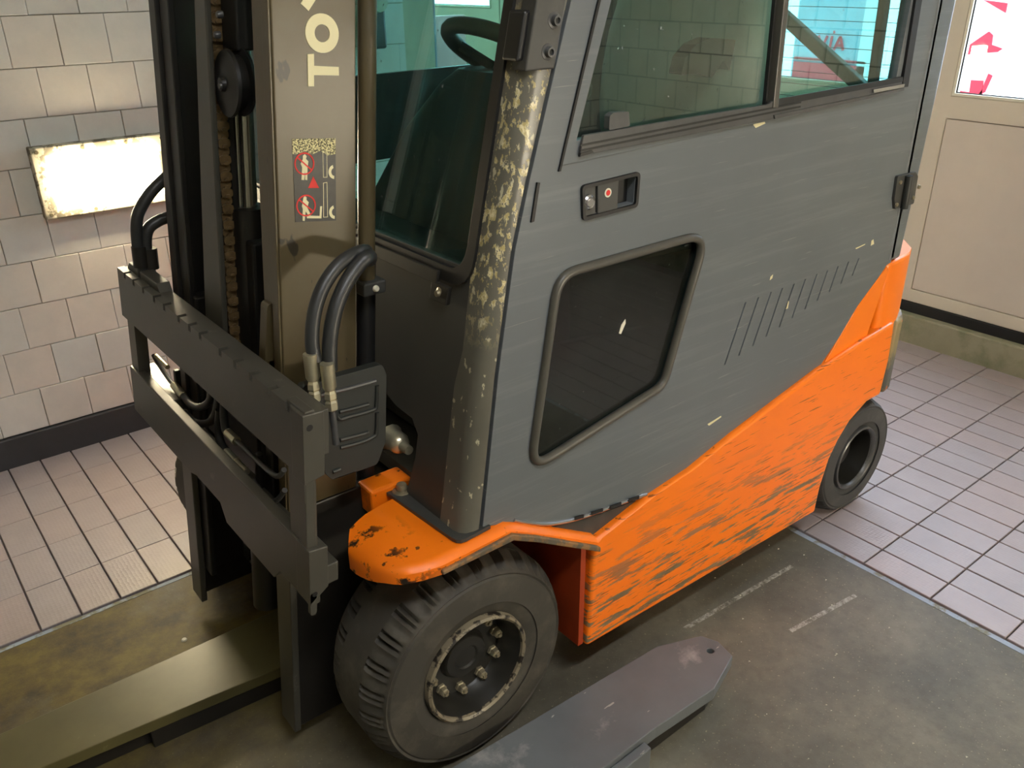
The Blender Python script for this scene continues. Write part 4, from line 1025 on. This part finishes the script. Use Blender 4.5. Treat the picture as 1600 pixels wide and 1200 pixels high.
# hose guard with ribs
gp = [(0.552, 0.940), (0.719, 0.935), (0.726, 0.912), (0.712, 0.770), (0.689, 0.726), (0.591, 0.729), (0.577, 0.749), (0.581, 0.817), (0.544, 0.884)]
gd = MB().prism('y', roundpoly(gp, 0.012, 3), 1.300, 1.320).build('hose_guard', 'cab_plastic', mast, bevel=0.006, seg=3, smooth=True)
for pts in ([(0.620, 0.867), (0.681, 0.862), (0.686, 0.849), (0.698, 0.900), (0.697, 0.903)], [(0.621, 0.851), (0.638, 0.848), (0.689, 0.846), (0.698, 0.854), (0.705, 0.898)], [(0.617, 0.807), (0.675, 0.802), (0.680, 0.797)], [(0.617, 0.790), (0.673, 0.785), (0.690, 0.792), (0.698, 0.832)], [(0.566, 0.913), (0.612, 0.911), (0.706, 0.906)]):
    pass
ribs = [[(0.567, 0.912), (0.597, 0.912), (0.643, 0.908), (0.701, 0.906)], [(0.603, 0.894), (0.610, 0.875), (0.618, 0.853), (0.637, 0.851), (0.689, 0.848), (0.698, 0.858), (0.703, 0.896)], [(0.620, 0.867), (0.658, 0.864), (0.681, 0.863)], [(0.615, 0.809), (0.646, 0.806), (0.675, 0.804)], [(0.614, 0.793), (0.651, 0.789), (0.685, 0.791), (0.693, 0.801), (0.698, 0.840)], [(0.593, 0.747), (0.609, 0.747)]]
for r_ in ribs:
    MB().tube([(x, 1.299, z) for x, z in r_], 0.0042, 8, smooth=3).build('rib', 'alu' if r_ is ribs[0] else 'cab_plastic', gd, smooth=True)

# ================================================================ CARRIAGE
CA = 0.405
def cprism(pts, u0, u1, name, mat, par, bevel=0.002, holes=()):
    return MB(tilt).prism('x', pts, u0, u1, holes=holes).build(name, mat, par, bevel=bevel)
YL, YR = 2.212, 1.186
notch = sorted([p[0] for p in [(2.150, 0.954), (2.081, 0.951), (2.009, 0.951), (1.931, 0.952), (1.863, 0.950), (1.771, 0.944), (1.707, 0.943), (1.646, 0.940), (1.540, 0.941), (1.468, 0.939), (1.394, 0.941), (1.315, 0.941), (1.242, 0.948)]])
zt = 0.946
topl = [(YR, zt)]
for y in notch:
    topl += [(y - 0.006, zt), (y - 0.006, zt - 0.014), (y + 0.008, zt - 0.014), (y + 0.008, zt)]
topl += [(YL, zt)]
ub = topl + [(YL, 0.822), (2.19, 0.822), (1.235, 0.825), (1.235, 0.78), (YR, 0.78)]
CR = cprism(ub, CA, CA + 0.018, 'fork_carriage', 'steel', FL)
cprism([(YR, 0.944), (YL, 0.944), (YL - 0.02, 0.86), (YR, 0.86)], CA + 0.018, CA + 0.048, 'upper_bar', 'steel', CR)
cprism([(1.95, 0.94), (2.20, 0.94), (2.18, 0.962), (1.97, 0.962)], CA + 0.02, CA + 0.05, 'top_lip', 'steel', CR)
lb = [(1.176, 0.688), (2.194, 0.690), (2.19, 0.568), (1.78, 0.568), (1.74, 0.578), (1.60, 0.578), (1.57, 0.545), (1.33, 0.545), (1.30, 0.575), (1.20, 0.575), (1.178, 0.57)]
cprism(lb, CA, CA + 0.022, 'lower_bar', 'steel', CR)
cprism([(1.18, 0.640), (1.93, 0.640), (1.93, 0.683), (2.19, 0.684), (2.19, 0.60), (1.18, 0.60)], CA + 0.022, CA + 0.060, 'lower_bar', 'steel', CR)
cprism([(YR, 0.575), (YR - 0.0, 0.95), (YR + 0.07, 0.95), (YR + 0.07, 0.575)], CA + 0.004, CA + 0.022, 'end_plate', 'steel', CR)
cprism([(YL - 0.075, 0.60), (YL - 0.075, 0.9), (YL - 0.02, 0.9), (YL - 0.02, 0.60)], CA + 0.006, CA + 0.035, 'end_plate', 'steel', CR)
# end blocks on the near side, with pin holes
ev = MB(tilt)
blk = [(CA - 0.001, 0.815), (CA + 0.038, 0.822), (CA + 0.038, 0.944), (CA - 0.001, 0.946)]
MB(tilt).prism('y', blk, YR - 0.002, YR + 0.045).build('end_block', 'steel', CR, bevel=0.002)
MB(tilt).prism('y', [(CA - 0.001, 0.575), (CA + 0.036, 0.60), (CA + 0.036, 0.686), (CA - 0.001, 0.690)], YR - 0.012, YR + 0.04).build('end_block', 'steel', CR, bevel=0.002)
MB(tilt).prism('y', roundpoly([(CA + 0.0, 0.553), (CA + 0.012, 0.553), (CA + 0.013, 0.60), (CA, 0.60)], 0.005, 3), YR - 0.012, YR - 0.002).build('end_tab', 'steel', CR)
MB(tilt).lathe([(0, -0.001), (0.006, -0.001)], (CA + 0.011, YR - 0.002, 0.921), 'y', 14).build('pin_hole', 'groove', CR)
MB(tilt).lathe([(0, -0.001), (0.005, -0.001)], (CA + 0.009, YR - 0.012, 0.597), 'y', 14).build('pin_hole', 'groove', CR)
MB(tilt).box(CA + 0.001, CA + 0.020, YR - 0.001, YR + 0.03, 0.67, 0.84).build('end_post', 'steel', CR, bevel=0.002)
MB(tilt).box(CA + 0.065, CA + 0.12, 1.47, 1.50, 0.50, 0.93).build('carriage_bracket', 'mast_dark', CR, bevel=0.004)
MB(tilt).box(CA + 0.085, CA + 0.12, 1.90, 1.95, 0.50, 0.93).build('carriage_bracket', 'mast_dark', CR, bevel=0.004)
MB(tilt).prism('y', roundpoly([(0.475, 1.04), (0.50, 1.04), (0.53, 0.93), (0.50, 0.78), (0.455, 0.78)], 0.01, 3), 1.47, 1.50).build('carriage_bracket', 'mast', CR, bevel=0.003)
MB(tilt).box(CA + 0.09, CA + 0.10, 1.60, 1.90, 0.60, 0.70).build('manifold', 'mast_dark', CR, bevel=0.003)
# pipes and hoses between the bars
def carr(pts, a): return None
def ctube(l, u, r, name, mat, dz=0.0):
    pts = [tilt((u, y, z)) for y, z in l]
    return MB().tube(pts, r, 10, smooth=4).build(name, mat, CR, smooth=True)
ctube([(1.645, 0.823), (1.663, 0.757), (1.662, 0.715), (1.649, 0.705)], 0.45, 0.009, 'hose', 'hose')
ctube([(1.649, 0.708), (1.600, 0.708)], 0.45, 0.010, 'ferrule', 'brass')
ctube([(1.600, 0.708), (1.549, 0.710), (1.485, 0.710), (1.403, 0.716), (1.366, 0.747)], 0.45, 0.0055, 'pipe', 'alu')
ctube([(1.689, 0.747), (1.705, 0.694), (1.695, 0.664), (1.664, 0.655)], 0.45, 0.009, 'hose', 'hose')
ctube([(1.664, 0.655), (1.611, 0.654)], 0.45, 0.010, 'ferrule', 'brass')
ctube([(1.611, 0.654), (1.552, 0.657)], 0.45, 0.007, 'pipe', 'brass')
ctube([(1.517, 0.654), (1.477, 0.640), (1.439, 0.642), (1.401, 0.665), (1.367, 0.702)], 0.45, 0.0055, 'pipe', 'alu')
ctube([(1.989, 0.696), (1.923, 0.691)], 0.45, 0.010, 'ferrule', 'brass')
ctube([(1.923, 0.691), (1.877, 0.687), (1.816, 0.704), (1.759, 0.736), (1.730, 0.770), (1.718, 0.797)], 0.45, 0.009, 'hose', 'hose')
ctube([(1.982, 0.647), (1.929, 0.645)], 0.45, 0.010, 'ferrule', 'brass')
ctube([(1.929, 0.645), (1.878, 0.644), (1.798, 0.669), (1.737, 0.705), (1.700, 0.751), (1.684, 0.802)], 0.45, 0.009, 'hose', 'hose')
ctube([(2.134, 0.726), (2.107, 0.716), (2.034, 0.700), (1.989, 0.696)], 0.45, 0.0055, 'pipe', 'alu')
ctube([(2.125, 0.668), (2.079, 0.656), (2.027, 0.654), (1.982, 0.647)], 0.45, 0.0055, 'pipe', 'alu')
ctube([(2.112, 0.732), (2.027, 0.730)], 0.45, 0.006, 'pipe', 'brass')
for y_, z_ in [(1.507, 0.678), (1.988, 0.694)]:
    MB(tilt).box(0.452, 0.466, y_ - 0.008, y_ + 0.008, z_ - 0.05, z_ + 0.04).build('pipe_clamp', 'mast_dark', CR, bevel=0.003)

# mast feet and the wide plate behind the lower bar
MB(tilt).box(0.470, 0.66, 1.405, 1.43, 0.06, 0.62).build('mast_foot', 'mast_dark', mast, bevel=0.004)
MB(tilt).box(0.466, 0.482, 1.395, 1.465, 0.06, 0.60).build('mast_foot', 'steel', mast, bevel=0.003)
MB(tilt).box(0.470, 0.66, 2.00, 2.025, 0.06, 0.62).build('mast_foot', 'mast_dark', mast, bevel=0.004)
MB(tilt).box(0.466, 0.482, 1.965, 2.035, 0.06, 0.60).build('mast_foot', 'steel', mast, bevel=0.003)

# ================================================================ FORKS LYING ON THE SLAB
def shadow(): pass
# near fork: flat blade, tip pointing to the doors
ft = [(0.35, 1.058), (1.288, 1.052), (1.400, 1.004), (1.408, 0.914), (1.292, 0.874), (0.35, 0.862)]
top_n = [(1.293, 1.054), (1.404, 1.010), (1.421, 0.969), (1.409, 0.914), (1.290, 0.874), (1.098, 0.882)]
near_poly = [(0.30, 1.088), (0.689, 1.082)] + top_n + [(0.30, 0.868)]
fk = empty('fork_blade', (0.85, 0.97, 0.0), 'grey steel fork blade with a drilled tip lying on the concrete beside the front wheel', 'fork blade', 'fork blades lying on the concrete')
hole_c = [(1.380, 0.960)][0]
hl = [(hole_c[0] + 0.009 * math.cos(2 * PI * k / 16), hole_c[1] + 0.009 * math.sin(2 * PI * k / 16)) for k in range(16)]
MB().prism('z', near_poly, 0.045, 0.08, holes=[hl]).build('blade', 'fork', fk, bevel=0.002)
MB().prism('z', [(0.30, 0.884), (0.30, 1.072), (1.27, 1.045), (1.375, 1.0), (1.385, 0.925), (1.285, 0.89)], 0.0, 0.045).build('sleeve', 'mast_dark', fk, bevel=0.003)
MB().prism('z', [(0.30, 0.842), (0.30, 0.868), (1.06, 0.880), (1.06, 0.858)], 0.0, 0.066).build('side_rail', 'fork', fk, bevel=0.003)
# far fork under the mast
fk2 = empty('fork_blade', (-0.1, 1.72, 0.0), 'worn olive steel fork blade lying on the concrete under the mast', 'fork blade', 'fork blades lying on the concrete')
pf = [(-0.192, 1.811), (-0.045, 1.806), (0.420, 1.791), (0.518, 1.790)]
MB().prism('z', [(-0.75, 1.800), (0.44, 1.788), (0.78, 1.785), (0.78, 1.585), (0.515, 1.585), (0.0, 1.636), (-0.75, 1.640)], 0.05, 0.08).build('blade', 'fork_old', fk2, bevel=0.002)
MB().prism('z', [(-0.75, 1.79), (0.78, 1.78), (0.78, 1.60), (-0.10, 1.655), (-0.75, 1.66)], 0.0, 0.05).build('sleeve', 'mast_dark', fk2, bevel=0.003)
MB().prism('z', [(0.22, 1.615), (0.78, 1.575), (0.78, 1.60), (0.22, 1.64)], 0.0, 0.055).build('side_rail', 'mast_dark', fk2, bevel=0.002)

# small things on the floor
for i, (x, y, lab) in enumerate((*[(a[0], a[1], 'small white chip lying on the stained concrete beside the far fork blade') for a in [(0.398, 1.924)]],
                                 )):
    tag(MB().lathe([(0, 0.004), (0.006, 0.004), (0.008, 0.0)], (x, y, 0.0), 'z', 9).build('paint_chip', 'white', base=True), lab, 'chip')
deb = MB(); random.seed(3)
for k in range(170):
    x = random.uniform(-0.3, 2.0); y = random.uniform(0.2, 2.1)
    if y > 0.83 and x < 1.5: continue
    s_ = random.uniform(0.0012, 0.0035)
    deb.add([(x - s_, y, 0), (x + s_, y - s_ * .6, 0), (x + s_ * .4, y + s_, 0), (x, y, s_)], [(0, 1, 3), (1, 2, 3), (2, 0, 3), (0, 2, 1)])
do = deb.build('grit', 'white'); do['kind'] = 'stuff'; do['label'] = 'pale grit scattered over the stained concrete slab'; do['category'] = 'grit'
